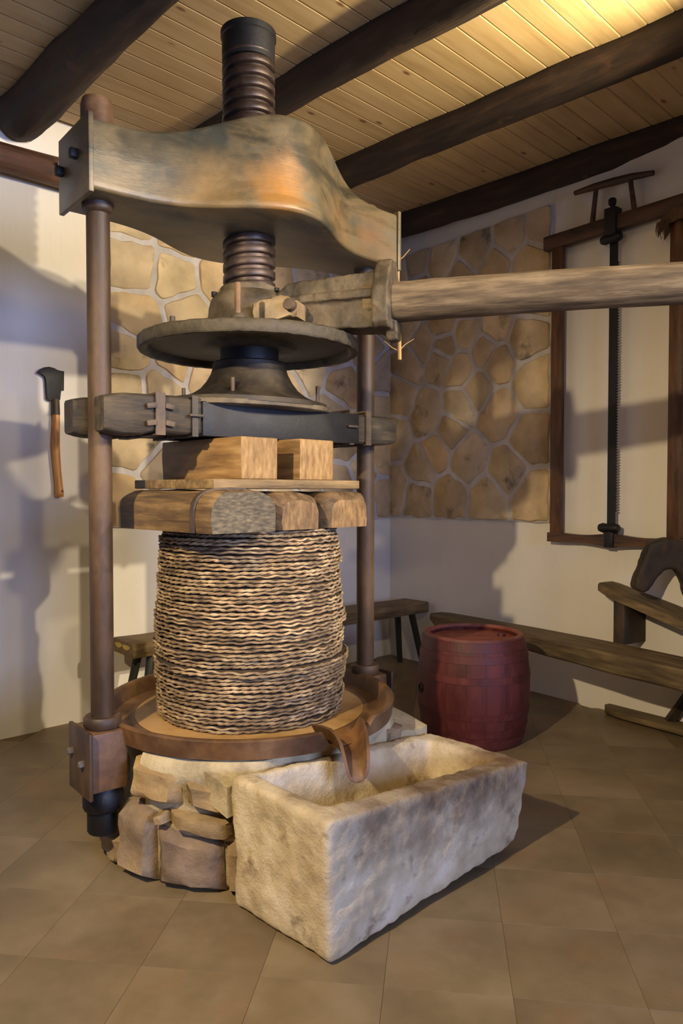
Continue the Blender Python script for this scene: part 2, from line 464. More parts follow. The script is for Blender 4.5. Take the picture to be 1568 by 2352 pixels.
def stone_mesh(poly, h, rng, side):
    bm = bmesh.new()
    cx = sum(p[0] for p in poly) / len(poly); cz = sum(p[1] for p in poly) / len(poly)
    rings = []
    for s, d in ((1.0, -.004), (.985, h * .62), (.93, h)):
        rings.append([bm.verts.new((cx + (x - cx) * s, side * (d + rng.uniform(-.0015, .0015)), cz + (z - cz) * s)) for x, z in poly])
    n = len(poly)
    for a, b in zip(rings, rings[1:]):
        for i in range(n): bm.faces.new((a[i], a[(i + 1) % n], b[(i + 1) % n], b[i]))
    cv = bm.verts.new((cx, side * (h + .004), cz))
    for i in range(n): bm.faces.new((rings[-1][i], rings[-1][(i + 1) % n], cv))
    return bm

SR = [(0.14, 2.098), (0.244, 2.341), (0.594, 2.34), (0.792, 2.237), (1.14, 2.238), (1.018, 2.34), (1.439, 2.06), (1.361, 2.376), (0.444, 1.915), (0.777, 1.953), (0.951, 2.068), (1.143, 1.891), (1.428, 1.689), (0.079, 1.778), (0.691, 1.79), (0.389, 1.536), (0.531, 1.639), (0.86, 1.568), (1.23, 1.473), (0.101, 1.357), (0.342, 1.279), (0.676, 1.295), (1.054, 1.285), (1.432, 1.315), (0.581, 3.05), (0.928, 3.04), (1.246, 3.081), (1.50, 3.066), (1.096, 2.899), (1.403, 2.864), (0.792, 2.889), (0.12, 3.06), (0.334, 3.10), (0.339, 2.906), (0.381, 2.466), (0.625, 2.40), (0.85, 2.484), (1.115, 2.479), (0.209, 2.642), (0.614, 2.606), (0.222, 2.802), (0.581, 2.771), (0.882, 2.711), (1.179, 2.676), (1.434, 2.624)]
SL = [(2.27, 2.732), (1.976, 2.689), (2.235, 2.383), (1.882, 2.481), (1.651, 2.723), (1.202, 2.878), (0.818, 2.909), (1.295, 2.589), (2.305, 2.181), (2.30, 1.95), (2.11, 1.95), (1.979, 2.20), (1.75, 2.13), (2.262, 1.605), (2.102, 1.455), (2.314, 1.30), (2.04, 1.24), (0.557, 2.135), (0.869, 2.239), (0.512, 1.739), (0.642, 1.93), (0.279, 2.468), (0.132, 2.282), (0.131, 1.965), (0.12, 1.617), (0.13, 1.301), (0.646, 2.421), (0.952, 2.515), (0.374, 2.792), (0.12, 2.729), (1.105, 2.053), (1.448, 1.308), (1.80, 1.312), (1.823, 1.727), (1.349, 1.672), (0.904, 1.467), (0.904, 1.773), (1.444, 2.123), (0.558, 1.37), (0.301, 1.267), (0.299, 1.509), (1.137, 1.253), (1.6, 1.5), (1.55, 2.42), (.5, 3.0), (1.55, 3.0), (1.95, 2.98), (2.28, 3.0), (.2, 3.05)]
rng = random.Random(3)
for w, seeds, rect, side, top in ((wr_, SR, (.0, 1.565, 1.142, 3.19), -1, None), (wl_, SL, (.0, 2.425, 1.13, 3.1), 1, None)):
    x0, x1, z0, z1 = rect
    bm = bmesh.new()
    # mortar bed, ragged outline
    pts = []
    for i in range(17): pts.append((x0 + (x1 - x0) * i / 16, z0 - .004 + rng.uniform(-.006, .006)))
    for i in range(1, 17): pts.append((x1 + .004 + rng.uniform(-.006, .006), z0 + (z1 - z0) * i / 16))
    for i in range(1, 17): pts.append((x1 - (x1 - x0) * i / 16, z1 + rng.uniform(-.012, .006)))
    prism(bm, pts, 0, .018, basis((1, 0, 0), (0, 0, 1), (0, side, 0)))
    build('mortar_bed', bm, M['mortar'], w, smooth=False)
    for poly in cells(seeds, rect, .028):
        pl = organic(poly, rng)
        if len(pl) < 5: continue
        bm = stone_mesh(pl, .018 + rng.uniform(.006, .014), rng, side)
        build('wall_stone', bm, M['stone_wall'], w, angle=50)

# ------------------------------------------------------------------ ceiling beams (whole logs along the room's Y)
def log_mesh(y0, y1, r, seed, bend, n=110, seg=26, taper=0.0):
    bm = bmesh.new()
    pts = []
    for i in range(n):
        t = i / (n - 1); y = y0 + (y1 - y0) * t
        bx = bend * noise.noise(Vector((seed * 7.3, y * .9, 0)))
        bz = bend * .7 * noise.noise(Vector((seed * 3.3, y * .8, 5)))
        pts.append((bx, y, bz))
    def pr(i, a):
        return 1 + .10 * noise.noise(Vector((cos(a) * .9 + seed, sin(a) * .9, i * .09))) + .09 * noise.noise(Vector((cos(a) * 2 + seed, sin(a) * 2, i * .22))) + .05 * noise.fractal(Vector((cos(a) * 5 + seed, sin(a) * 5, i * .35)), 1, 2, 3)
    tube(bm, pts, lambda t: r * (1 + taper * max(0, (t - .72) / .28)), seg, True, pr)
    return bm

beams = [(1.625, .080, .05, 'dark round ceiling log crossing the top left of the view', 2.0),
         (2.55, .090, .03, 'dark ceiling log passing behind the top of the press screw', 11.0),
         (3.43, .098, .035, 'dark knotty ceiling log right of the lit pine boards', 23.0),
         (4.37, .097, .02, 'dark ceiling log running along the top of the right wall', 31.0)]
for X, r, bend, lab, sd in beams:
    bm = log_mesh(-3.1, 4.03 if X > 2 else 4.12, r, sd, bend, taper=.55 if X < 2 else 0)
    # log runs along local y, turned so that local x is its grain
    bmesh.ops.rotate(bm, cent=(0, 0, 0), matrix=Matrix.Rotation(-pi / 2, 3, 'Z'), verts=bm.verts)
    o = build('ceiling_beam', bm, M['beam'], None, W(X, 0, CEIL - .045 - (.015 if X < 2 else 0)), pi / 4 + pi / 2, angle=80)
    tag(o, lab, 'beam')

# log along the left wall
bm = bmesh.new()
tube(bm, [(t, .10 + .012 * sin(t * 2), 3.10 + .05 * (3.05 - t) / 2) for t in [1.2 + .15 * i for i in range(28)]], lambda t: .082 + .01 * sin(t * 9), 16, True,
     lambda i, a: 1 + .06 * noise.noise(Vector((cos(a), sin(a), i * .3))))
lg = build('wall_log', bm, M['log_brown'], None, wl_.location, wl_.rotation_euler.z, angle=80)
tag(lg, 'reddish brown round log fixed along the top of the left wall', 'log')
bm = bmesh.new(); lathe(bm, [(0, .012), (.012, .010), (.014, 0), (.006, -.004), (0, -.004)], 12)
bmesh.ops.rotate(bm, cent=(0, 0, 0), matrix=Matrix.Rotation(-pi / 2, 3, 'X'), verts=bm.verts)
bmesh.ops.translate(bm, vec=(2.78, .195, 3.11), verts=bm.verts)
build('screw_head', bm, M['bolt'], lg)

# ------------------------------------------------------------------ plinth of stones
PC = Vector((-.373, 3.045, 0))
PA = atan2(.633, .774)                            # direction through the two columns
pl = thing('stone_plinth', 'round rubble stone plinth carrying the iron press tray', 'plinth', PC, 0)
def cut_back(v, lim=-.480):
    # the trough stands against the plinth, which is cut straight there
    yr = (v.co.y - v.co.x) * Q; xr = (v.co.y + v.co.x) * Q
    if yr < lim:
        yr = lim
        v.co.x, v.co.y = (xr - yr) * Q, (xr + yr) * Q
def cyl_pt(th, z, r):
    return (r * cos(th), r * sin(th), z)
bm = bmesh.new()
n = 96
prof = [(0, .0), (.555, .0), (.566, .02), (.568, .2), (.568, .33), (.588, .365), (.586, .395), (.580, .420), (.570, .438), (.5, .438), (0, .438)]
lathe(bm, prof, n)
for v in bm.verts:
    r = hypot(v.co.x, v.co.y)
    if r > .3:
        th = atan2(v.co.y, v.co.x)
        k = 1 + .02 * noise.noise(Vector((cos(th) * 6, sin(th) * 6, v.co.z * 9)))
        # hollows for the column feet
        for a in (PA, PA + pi):
            d = abs((th - a + pi) % (2 * pi) - pi)
            if d < .24 and v.co.z > .08: k *= .86
        v.co.x *= k; v.co.y *= k
    cut_back(v)
build('mortar_core', bm, M['plinth_mortar'], pl, angle=60)

def plinth_stone(quad, bulge, seed):
    """quad: four (angle deg, z) corners, clockwise from top left"""
    bm = bmesh.new()
    N1 = 7
    rg = random.Random(seed)
    jit = {}
    def P(i, j, lay):
        u, v = i / N1, j / N1
        a = (1 - v) * ((1 - u) * quad[0][0] + u * quad[1][0]) + v * ((1 - u) * quad[3][0] + u * quad[2][0])
        z = (1 - v) * ((1 - u) * quad[0][1] + u * quad[1][1]) + v * ((1 - u) * quad[3][1] + u * quad[2][1])
        e = min(u, 1 - u, v, 1 - v)
        r = .50 if lay == 0 else .588 + bulge * min(1, (e / .14)) ** .4 if e > 0 else (.50 if lay == 0 else .574)
        nn = noise.fractal(Vector((a * .12 + seed, z * 14, seed * 2.1)), 1, 2, 3)
        if lay: r += nn * .016
        a += .9 * noise.noise(Vector((seed, z * 9, u * 3))); z += .007 * noise.noise(Vector((a * .1, seed, v * 2)))
        return cyl_pt(radians(a), max(z, .002), r)
    g = [[bm.verts.new(P(i, j, 1)) for i in range(N1 + 1)] for j in range(N1 + 1)]
    for j in range(N1):
        for i in range(N1):
            bm.faces.new((g[j][i], g[j][i + 1], g[j + 1][i + 1], g[j + 1][i]))
    edge = [(0, i) for i in range(N1)] + [(j, N1) for j in range(N1)] + [(N1, i) for i in range(N1, 0, -1)] + [(j, 0) for j in range(N1, 0, -1)]
    back = [bm.verts.new(P(i, j, 0)) for j, i in edge]
    m = len(edge)
    for k in range(m):
        a, b = edge[k], edge[(k + 1) % m]
        bm.faces.new((g[a[0]][a[1]], back[k], back[(k + 1) % m], g[b[0]][b[1]]))
    for v in bm.verts: cut_back(v)
    return bm

stones = [[(-128.0, .415), (-107, .395), (-107.3, .29), (-128.1, .275)],
          [(-105.5, .378), (-84.5, .345), (-85.4, .262), (-104, .296)],
          [(-132.5, .255), (-117.6, .246), (-117.2, .004), (-132.9, .004)],
          [(-111.2, .268), (-87.4, .252), (-88.0, .178), (-110.0, .214)],
          [(-116.3, .205), (-92.4, .166), (-91.2, .004), (-116, .004)],
          [(-91.4, .166), (-86.0, .170), (-85.6, .004), (-90.4, .004)],
          [(-153, .10), (-134.0, .112), (-134.0, .003), (-155, .003)],
          [(-116.4, .24), (-112, .262), (-111, .216), (-116.2, .21)]]
rows = [(.004, .14), (.15, .28), (.29, .405)]
rg = random.Random(5)
for zi, (z0, z1) in enumerate(rows):
    a = -22.0 + zi * 4
    while a < 205:
        wdt = rg.uniform(15, 25)
        a2 = min(a + wdt, 206)
        mid = (a + a2) / 2
        bad = any(abs((radians(mid) - q + pi) % (2 * pi) - pi) < radians(19) for q in (PA, PA + pi)) and z1 > .145
        if not bad:
            stones.append([(a + .5, z1), (a2 - .5, z1 - rg.uniform(0, .012)), (a2 - .5, z0 + .004), (a + .5, z0 + .004)])
        a = a2
for i, qd in enumerate(stones):
    build('plinth_stone', plinth_stone(qd, .020 + .006 * (i % 3), i + 1), M['plinth_stone'], pl, angle=45)

# fill of mortar bridging plinth and trough
bm = bmesh.new()
g = []
for i in range(25):
    t = i / 24
    X = -.47 + 1.03 * t                      # along the trough, relative to plinth centre in room axes
    row = []
    for j in range(7):
        s = j / 6
        yin = -sqrt(max(.0, .52 ** 2 - min(abs(X), .5) ** 2)) if abs(X) < .5 else -.15
        Y = yin + (-.475 - yin) * s
        zt = .425 - .03 * s - (.03 * s * t)
        zt += .012 * noise.fractal(Vector((X * 9, Y * 9, 3)), 1, 2, 4)
        wv = Vector(((X - Y) * Q, (X + Y) * Q, zt))
        row.append(bm.verts.new(wv))
    g.append(row)
top = list(bm.verts)
for i in range(24):
    for j in range(6): bm.faces.new((g[i][j], g[i + 1][j], g[i + 1][j + 1], g[i][j + 1]))
ret = bmesh.ops.extrude_face_region(bm, geom=list(bm.faces))
for v in [e for e in ret['geom'] if isinstance(e, bmesh.types.BMVert)]: v.co.z -= .10
build('mortar_fill', bm, M['plinth_mortar'], pl, angle=60)

# ------------------------------------------------------------------ stone trough (local x along it, y away from the viewer)
bm = bmesh.new()
x0, x1, y0, y1 = 0, 1.03, 0, .455
def ztop(x): return .425 - .085 * x
A_ = []
out_b = [(x0 + .02, y0 + .015, .0), (x1 - .035, y0 + .015, .03), (x1 - .035, y1 - .0, .03), (x0 + .02, y1, .0)]
out_t = [(x0, y0, ztop(0)), (x1, y0 - .02, ztop(1)), (x1, y1, ztop(1)), (x0, y1, ztop(0) + .01)]
in_t = [(x0 + .075, y0 + .085, ztop(0)), (x1 - .085, y0 + .075, ztop(1)), (x1 - .085, y1 - .06, ztop(1)), (x0 + .075, y1 - .055, ztop(0) + .01)]
in_b = [(x0 + .12, y0 + .13, .16), (x1 - .12, y0 + .12, .15), (x1 - .12, y1 - .09, .15), (x0 + .12, y1 - .09, .16)]
V = [[bm.verts.new(p) for p in L_] for L_ in (out_b, out_t, in_t, in_b)]
for a, b in ((V[0], V[1]), (V[1], V[2]), (V[2], V[3])):
    for i in range(4): bm.faces.new((a[i], a[(i + 1) % 4], b[(i + 1) % 4], b[i]))
bm.faces.new(V[0][::-1]); bm.faces.new(V[3])
tr = build('stone_trough', bm, M['limestone'], None, W(1.415, 1.47, 0), pi / 4)
remesh(tr, .0095, 16, .5)
roughen(tr.data, .006, 6, 3, 1)
roughen(tr.data, .003, 26, 4, 2)
mz = min(v.co.z for v in tr.data.vertices)
for v in tr.data.vertices: v.co.z -= mz
tag(tr, 'long rough hewn limestone trough on the floor under the spout', 'trough')

# ------------------------------------------------------------------ the press
press = thing('olive_press', 'tall iron screw press with two brown columns and curved crosshead on stone plinth', 'press', PC, PA)
# tray
def tray_profile(th):
    d = abs((th - radians(-46) - (-PA) + 3 * pi) % (2 * pi) - pi)      # angle from the spout
    k = min(1, max(0, (d - .15) / .06)); k = k * k * (3 - 2 * k)
    rz = .458 + (.516 - .458) * k
    return [(0, .440), (.50, .440), (.565, .442), (.578, .446), (.584 - .0 * k, (.45 + rz) / 2), (.588, rz - .006), (.582, rz), (.568, rz - .001), (.558, rz - .014 if k > .3 else rz),
            (.540, .459), (.49, .456), (.482, .462), (.468, .463), (.462, .460), (0, .460)]
n = 140
bm = bmesh.new(); rings = []
for k in range(n):
    th = 2 * pi * k / n
    rings.append([(r, z) for r, z in tray_profile(th)])
vv = []
c0 = bm.verts.new((0, 0, .440)); c1 = bm.verts.new((0, 0, .460))
for k in range(n):
    th = 2 * pi * k / n
    vv.append([bm.verts.new((r * cos(th), r * sin(th), z)) for r, z in rings[k][1:-1]])
for k in range(n):
    a, b = vv[k], vv[(k + 1) % n]
    for i in range(len(a) - 1): bm.faces.new((a[i], b[i], b[i + 1], a[i + 1]))
    bm.faces.new((c0, b[0], a[0])); bm.faces.new((c1, a[-1], b[-1]))
tray = build('tray', bm, M['tray'], press, angle=50)
bm = bmesh.new(); lathe(bm, [(0, .4605), (.455, .4605), (.462, .4615), (.455, .4635), (0, .4635)], 90)
build('tray_floor', bm, M['tray_floor'], tray)
# spout : open channel
bm = bmesh.new()
ctr = [(.356, -.366, .456, .092, .048), (.376, -.402, .453, .078, .054), (.394, -.445, .447, .060, .058), (.408, -.485, .437, .049, .058), (.417, -.52, .421, .042, .054), (.423, -.552, .400, .037, .045), (.427, -.575, .380, .031, .032)]
ctr = [(Vector((x, y, z)), hw_, hh) for x, y, z, hw_, hh in ctr]
rows_ = []
for i, (p, hw_, hh) in enumerate(ctr):
    a = ctr[max(0, i - 1)][0]; b = ctr[min(len(ctr) - 1, i + 1)][0]
    t = (b - a); t.z = 0; t.normalize(); s = Vector((t.y, -t.x, 0))
    sec = []
    for k in range(13):
        f = -1 + 2 * k / 12
        zz = hh * 1.25 * (abs(f) ** 3.4)
        sec.append((f * hw_, zz))
    inner = [p + s * u + Vector((0, 0, z)) for u, z in sec]
    outer = [p + s * (u * 1.0 + (.011 if u > 0 else -.011) * min(1, abs(u) / hw_ * 1.2)) + Vector((0, 0, z - .012 * (1 - abs(u) / hw_ * .8))) for u, z in sec[::-1]]
    rows_.append([bm.verts.new(q) for q in inner + outer])
for a, b in zip(rows_, rows_[1:]):
    m = len(a)
    for k in range(m): bm.faces.new((a[k], a[(k + 1) % m], b[(k + 1) % m], b[k]))
bm.faces.new(rows_[0]); bm.faces.new(rows_[-1][::-1])
bmesh.ops.rotate(bm, cent=(0, 0, 0), matrix=Matrix.Rotation(-PA, 3, 'Z'), verts=bm.verts)
so = build('spout', bm, M['tray'], tray, angle=60)

CX = .624
for sgn in (-1, 1):
    x = sgn * CX
    bm = bmesh.new()
    lathe(bm, [(0, .14), (.036, .14), (.036, .50), (.0405, .52), (.0405, 2.30), (.0405, 2.60), (0, 2.60)], 32, (x, 0, 0))
    colm = build('column', bm, M['column'], press)
    bm = bmesh.new()
    lathe(bm, [(.0405, .505), (.062, .505), (.066, .512), (.066, .538), (.060, .546), (.0405, .546)], 32, (x, 0, 0), closed=True)
    build('foot_collar', bm, M['column'], colm)
    bm = bmesh.new()
    lathe(bm, [(.0405, 2.318), (.049, 2.324), (.054, 2.333), (.054, 2.372), (.0405, 2.372)], 32, (x, 0, 0), closed=True)
    build('top_collar', bm, M['column'], colm)
    bm = bmesh.new()
    dz = 0 if sgn < 0 else -.075
    lathe(bm, [(0, 2.56), (.056, 2.56), (.056, 2.690 + dz), (.050, 2.712 + dz), (.03, 2.715 + dz), (0, 2.712 + dz)], 28, (x, 0, 0))
    build('top_nut', bm, M['tray'], colm)
    # foot bracket
    bm = bmesh.new()
    box(bm, (sgn * .628, 0, .398), (.135, .15, .21), bev=.010)
    fb = build('foot_bracket', bm, M['tray'], press)
    bm = bmesh.new(); box(bm, (sgn * .704, 0, .398), (.014, .20, .235), bev=.004)
    build('bracket_plate', bm, M['column'], fb)
    for yy, zz in ((-.045, .40), (.06, .42)):
        bm = bmesh.new(); lathe(bm, [(0, .0), (.013, 0), (.013, .014), (.010, .019), (0, .020)], 6)
        bmesh.ops.rotate(bm, cent=(0, 0, 0), matrix=Matrix.Rotation(sgn * pi / 2, 3, 'Y'), verts=bm.verts)
        bmesh.ops.translate(bm, vec=(sgn * .711, yy, zz), verts=bm.verts)
        build('bolt', bm, M['bolt'], fb)
    bm = bmesh.new()
    lathe(bm, [(0, .126), (.052, .126), (.057, .133), (.057, .205), (.068, .212), (.072, .222), (.072, .262), (.066, .275), (.060, .292), (0, .292)], 24, (x, 0, 0))
    build('foot_nut', bm, M['black'], press)

# crosshead
def bell(x): return exp(-(abs(x) / .30) ** 2.2)
def hwid(x): return .135 + .215 * bell(x)
def ztp(x): return 2.588 + .128 * exp(-(abs(x) / .34) ** 2.4)
def zbt(x): return 2.352 + .012 * bell(x)
bm = bmesh.new(); rings = []
NX = 72
for i in range(NX + 1):
    x = -.69 + 1.38 * i / NX
    w, zt, zb = hwid(x), ztp(x), zbt(x)
    lip = .016 * bell(x)
    half = [(w + lip - .012, zb), (w + lip - .003, zb + .004), (w + lip, zb + .013), (w + lip * .9, zb + .03), (w + lip * .25, zb + .045), (w, zb + .062), (w, (zb + zt) / 2), (w, zt - .016), (w - .004, zt - .005), (w - .015, zt)]
    sec = [(-y, z) for y, z in half] + [(y, z) for y, z in half[::-1]]
    rings.append([bm.verts.new((x, y, z)) for y, z in sec])
for a, b in zip(rings, rings[1:]):
    m = len(a)
    for k in range(m): bm.faces.new((a[k], a[(k + 1) % m], b[(k + 1) % m], b[k]))
bm.faces.new(rings[0][::-1]); bm.faces.new(rings[-1])
ch = build('crosshead', bm, M['patina'], press, angle=50)
for sgn in (-1, 1):
    bm = bmesh.new(); box(bm, (sgn * .701, 0, 2.468), (.018, .29, .262), bev=.003)
    build('end_plate', bm, M['patina'], ch)
    for yy, zz in ((-.04, 2.49), (.10, 2.475)):
        bm = bmesh.new()
        box(bm, (sgn * .722, yy, zz), (.03, .028, .032), bev=.005)
        build('plate_bolt', bm, M['black'], ch)

# screw
def screw_mesh(z0, z1, r, pitch, depth, seg=48):
    bm = bmesh.new()
    turns = int((z1 - z0) / pitch) + 3
    # profile of one turn: (fraction, radius)
    pf = [(0, r - depth), (.30, r - depth), (.36, r - .002), (.42, r), (.90, r), (.96, r - .002)]
    colsv = []
    for k in range(seg):
        th = 2 * pi * k / seg
        cv = []
        for t in range(turns):
            for f, rr in pf:
                z = z0 - pitch + (t + f + k / seg) * pitch
                z = min(max(z, z0), z1)
                cv.append(bm.verts.new((rr * cos(th), rr * sin(th), z)))
        colsv.append(cv)
    nrow = len(colsv[0]); pn = len(pf)
    for k in range(seg):
        a = colsv[k]; b = colsv[(k + 1) % seg]
        sh = pn if k == seg - 1 else 0
        for i in range(nrow - 1):
            if i + 1 + sh >= nrow: continue
            q = (a[i], b[i + sh] if k == seg - 1 else b[i], b[i + 1 + sh] if k == seg - 1 else b[i + 1], a[i + 1])
            zs = [v.co.z for v in q]
            if max(zs) - min(zs) < 1e-6 and (zs[0] <= z0 + 1e-6 or zs[0] >= z1 - 1e-6): continue
            try: bm.faces.new(q)
            except ValueError: pass
    for v in [v for v in bm.verts if not v.link_faces]: bm.verts.remove(v)
    return bm
bm = screw_mesh(2.10, 3.10, .1055, .046, .016)
lathe(bm, [(0, 1.88), (.089, 1.88), (.089, 3.05), (0, 3.05)], 40)
screw = build('screw', bm, M['steel_screw'], press, angle=50)
bm = bmesh.new(); lathe(bm, [(.088, 3.05), (.105, 3.055), (.106, 3.10), (.106, 3.15), (.111, 3.155), (.111, 3.178), (.106, 3.182), (.09, 3.182), (.088, 3.12)], 48, closed=True)
build('screw_cap', bm, M['black'], screw)
bm = bmesh.new(); lathe(bm, [(.098, 2.125), (.116, 2.125), (.118, 2.130), (.118, 2.158), (.114, 2.163), (.098, 2.163)], 40, closed=True)
cl = build('thread_collar', bm, M['dusty'], screw)
bm = bmesh.new(); box(bm, (.06, -.104, 2.15), (.02, .02, .016), bev=.003); build('key', bm, M['black'], screw)

# ratchet hub and lever socket
arm_ang = radians(-18.5) - PA
hub_bm = bmesh.new()
lathe(hub_bm, [(0, 1.952), (.168, 1.952), (.172, 1.96), (.172, 2.035), (.166, 2.042), (.163, 2.075), (.156, 2.105), (.143, 2.128), (.130, 2.137), (0, 2.139)], 56)
hub = build('ratchet_hub', hub_bm, M['dusty'], press, angle=45)
for a in (2.9, .6):
    bm = bmesh.new(); lathe(bm, [(0, 0), (.012, 0), (.012, .018), (0, .022)], 8, (.146 * cos(a), .146 * sin(a), 2.118)); build('hub_stud', bm, M['black'], hub)
AR = Matrix.Rotation(arm_ang, 3, 'Z')
bm = bmesh.new()
# upper rib (sloping nose), ledge, lower body, flared mouth
prism(bm, [(.10, 2.085), (.185, 2.160), (.50, 2.172), (.57, 2.185), (.57, 2.085)], -.052, .052, XZ)
prism(bm, [(.08, 2.066), (.08, 2.094), (.32, 2.102), (.585, 2.106), (.585, 2.070)], -.086, .086, XZ)
prism(bm, [(.10, 1.972), (.10, 2.08), (.58, 2.082), (.58, 1.958)], -.068, .068, XZ)
sec_y = [(-.105, 1.975), (-.085, 1.955), (.085, 1.955), (.105, 1.975), (.105, 2.10), (.075, 2.165), (.03, 2.222), (-.03, 2.222), (-.075, 2.165), (-.105, 2.10)]
prism(bm, sec_y, .545, .605, basis((0, 1, 0), (0, 0, 1), (1, 0, 0)))
prism(bm, [(-.05, 1.99), (.05, 1.99), (.03, 1.915), (-.03, 1.915)], .58, .625, basis((0, 1, 0), (0, 0, 1), (1, 0, 0)))
bmesh.ops.rotate(bm, cent=(0, 0, 0), matrix=AR, verts=bm.verts)
arm = build('lever_socket', bm, M['dusty'], press)
remesh(arm, .006, 4, .5)
roughen(arm.data, .004, 22, 4, 4)
# pawl
bm = bmesh.new()
pw = [(.098, 2.052), (.112, 2.064), (.128, 2.056), (.15, 2.060), (.18, 2.074), (.215, 2.079), (.245, 2.072), (.268, 2.055), (.272, 2.022), (.258, 1.998), (.215, 1.992), (.18, 1.985), (.15, 1.978), (.125, 1.978), (.102, 1.985), (.108, 2.025)]
prism(bm, pw, .155, .185, XZ, bev=.006)
prism(bm, [(.15, 2.0), (.15, 2.06), (.27, 2.06), (.27, 2.0)], .06, .158, XZ)
bmesh.ops.rotate(bm, cent=(0, 0, 0), matrix=AR, verts=bm.verts)
pawl = build('pawl', bm, M['pawl'], hub, angle=35)
bm = bmesh.new(); lathe(bm, [(0, 0), (.022, 0), (.022, .028), (.019, .032), (0, .032)], 20)
bmesh.ops.rotate(bm, cent=(0, 0, 0), matrix=Matrix.Rotation(pi / 2, 3, 'X'), verts=bm.verts)
bmesh.ops.translate(bm, vec=(.258, -.183, 2.035), verts=bm.verts)
bmesh.ops.rotate(bm, cent=(0, 0, 0), matrix=AR, verts=bm.verts)
build('pawl_bolt', bm, M['strap'], hub)
bm = bmesh.new(); box(bm, (.292, -.09, 2.03), (.012, .14, .10), AR @ Matrix.Rotation(0, 3, 'Z'), bev=.002)
bmesh.ops.rotate(bm, cent=(0, 0, 0), matrix=Matrix.Identity(3), verts=bm.verts)
for v in bm.verts: pass
bm.free()

# pressure wheel
bm = bmesh.new()
lathe(bm, [(.10, 1.953), (.42, 1.953), (.436, 1.952), (.442, 1.946), (.443, 1.912), (.438, 1.904), (.430, 1.902), (.412, 1.903), (.402, 1.912), (.396, 1.928), (.20, 1.930), (.185, 1.922), (.175, 1.914), (.10, 1.913)], 110, closed=True)
for v in bm.verts:
    r = hypot(v.co.x, v.co.y)
    if r > .41: v.co *= 1 + .002 * noise.noise(Vector((v.co.x * 30, v.co.y * 30, v.co.z * 40)))
wheel = build('wheel', bm, M['wheel'], press, angle=40)
ca, sa = cos(-PA), sin(-PA)
def wl2(x, y): return (x * ca - y * sa, x * sa + y * ca)
px, py = wl2(.005, -.375)
bm = bmesh.new(); lathe(bm, [(0, 1.95), (.0115, 1.95), (.0115, 2.083), (.009, 2.088), (0, 2.088)], 14, (px, py, 0)); build('pin', bm, M['tray'], wheel)
bm = bmesh.new(); lathe(bm, [(.011, 1.952), (.030, 1.952), (.031, 1.962), (.024, 1.976), (.011, 1.978)], 24, (px, py, 0), closed=True); build('pin_collar', bm, M['dusty'], wheel)
for (qx, qy) in (wl2(-.245, -.30), wl2(.10, .38), wl2(-.38, .12)):
    bm = bmesh.new(); lathe(bm, [(0, 1.95), (.010, 1.95), (.010, 1.985), (0, 1.988)], 12, (qx, qy, 0)); build('stud', bm, M['iron'], wheel)

# bell shaped foot under the wheel
bm = bmesh.new()
lathe(bm, [(0, 1.83), (.118, 1.83), (.118, 1.915), (0, 1.915)], 44)
build('screw_neck', bm, M['black'], press)
bm = bmesh.new()
bp = [(.10, 1.866), (.142, 1.864), (.149, 1.858), (.150, 1.835), (.156, 1.815), (.170, 1.785), (.192, 1.752), (.220, 1.728), (.252, 1.712), (.285, 1.704)]
prof = bp + [(.29, 1.685), (.10, 1.685)]
seg = 72; rings = []
for r, z in prof:
    f = max(0, (r - .15) / .14)
    rings.append([bm.verts.new((r * cos(2 * pi * k / seg) * (1 + .22 * f), r * sin(2 * pi * k / seg) * (1 - .12 * f), z)) for k in range(seg)])
rings.append(rings[0])
for a, b in zip(rings, rings[1:]):
    for k in range(seg): bm.faces.new((a[k], a[(k + 1) % seg], b[(k + 1) % seg], b[k]))
bellfoot = build('bell_foot', bm, M['iron'], press, angle=40)
bm = bmesh.new(); lathe(bm, [(0, 1.668), (.30, 1.668), (.306, 1.672), (.306, 1.688), (.30, 1.692), (0, 1.692)], 72, sx=1.25, sy=.82)
build('flange', bm, M['dusty'], bellfoot)
for (qx, qy, hh) in ((-.17, -.15, .075), (.27, -.10, .085), (-.26, .07, .05)):
    bm = bmesh.new()
    lathe(bm, [(0, 1.69), (.020, 1.69), (.020, 1.704), (.008, 1.707), (.008, 1.70 + hh), (0, 1.702 + hh)], 8, (qx, qy, 0)); build('stud_bolt', bm, M['strap'], bellfoot)

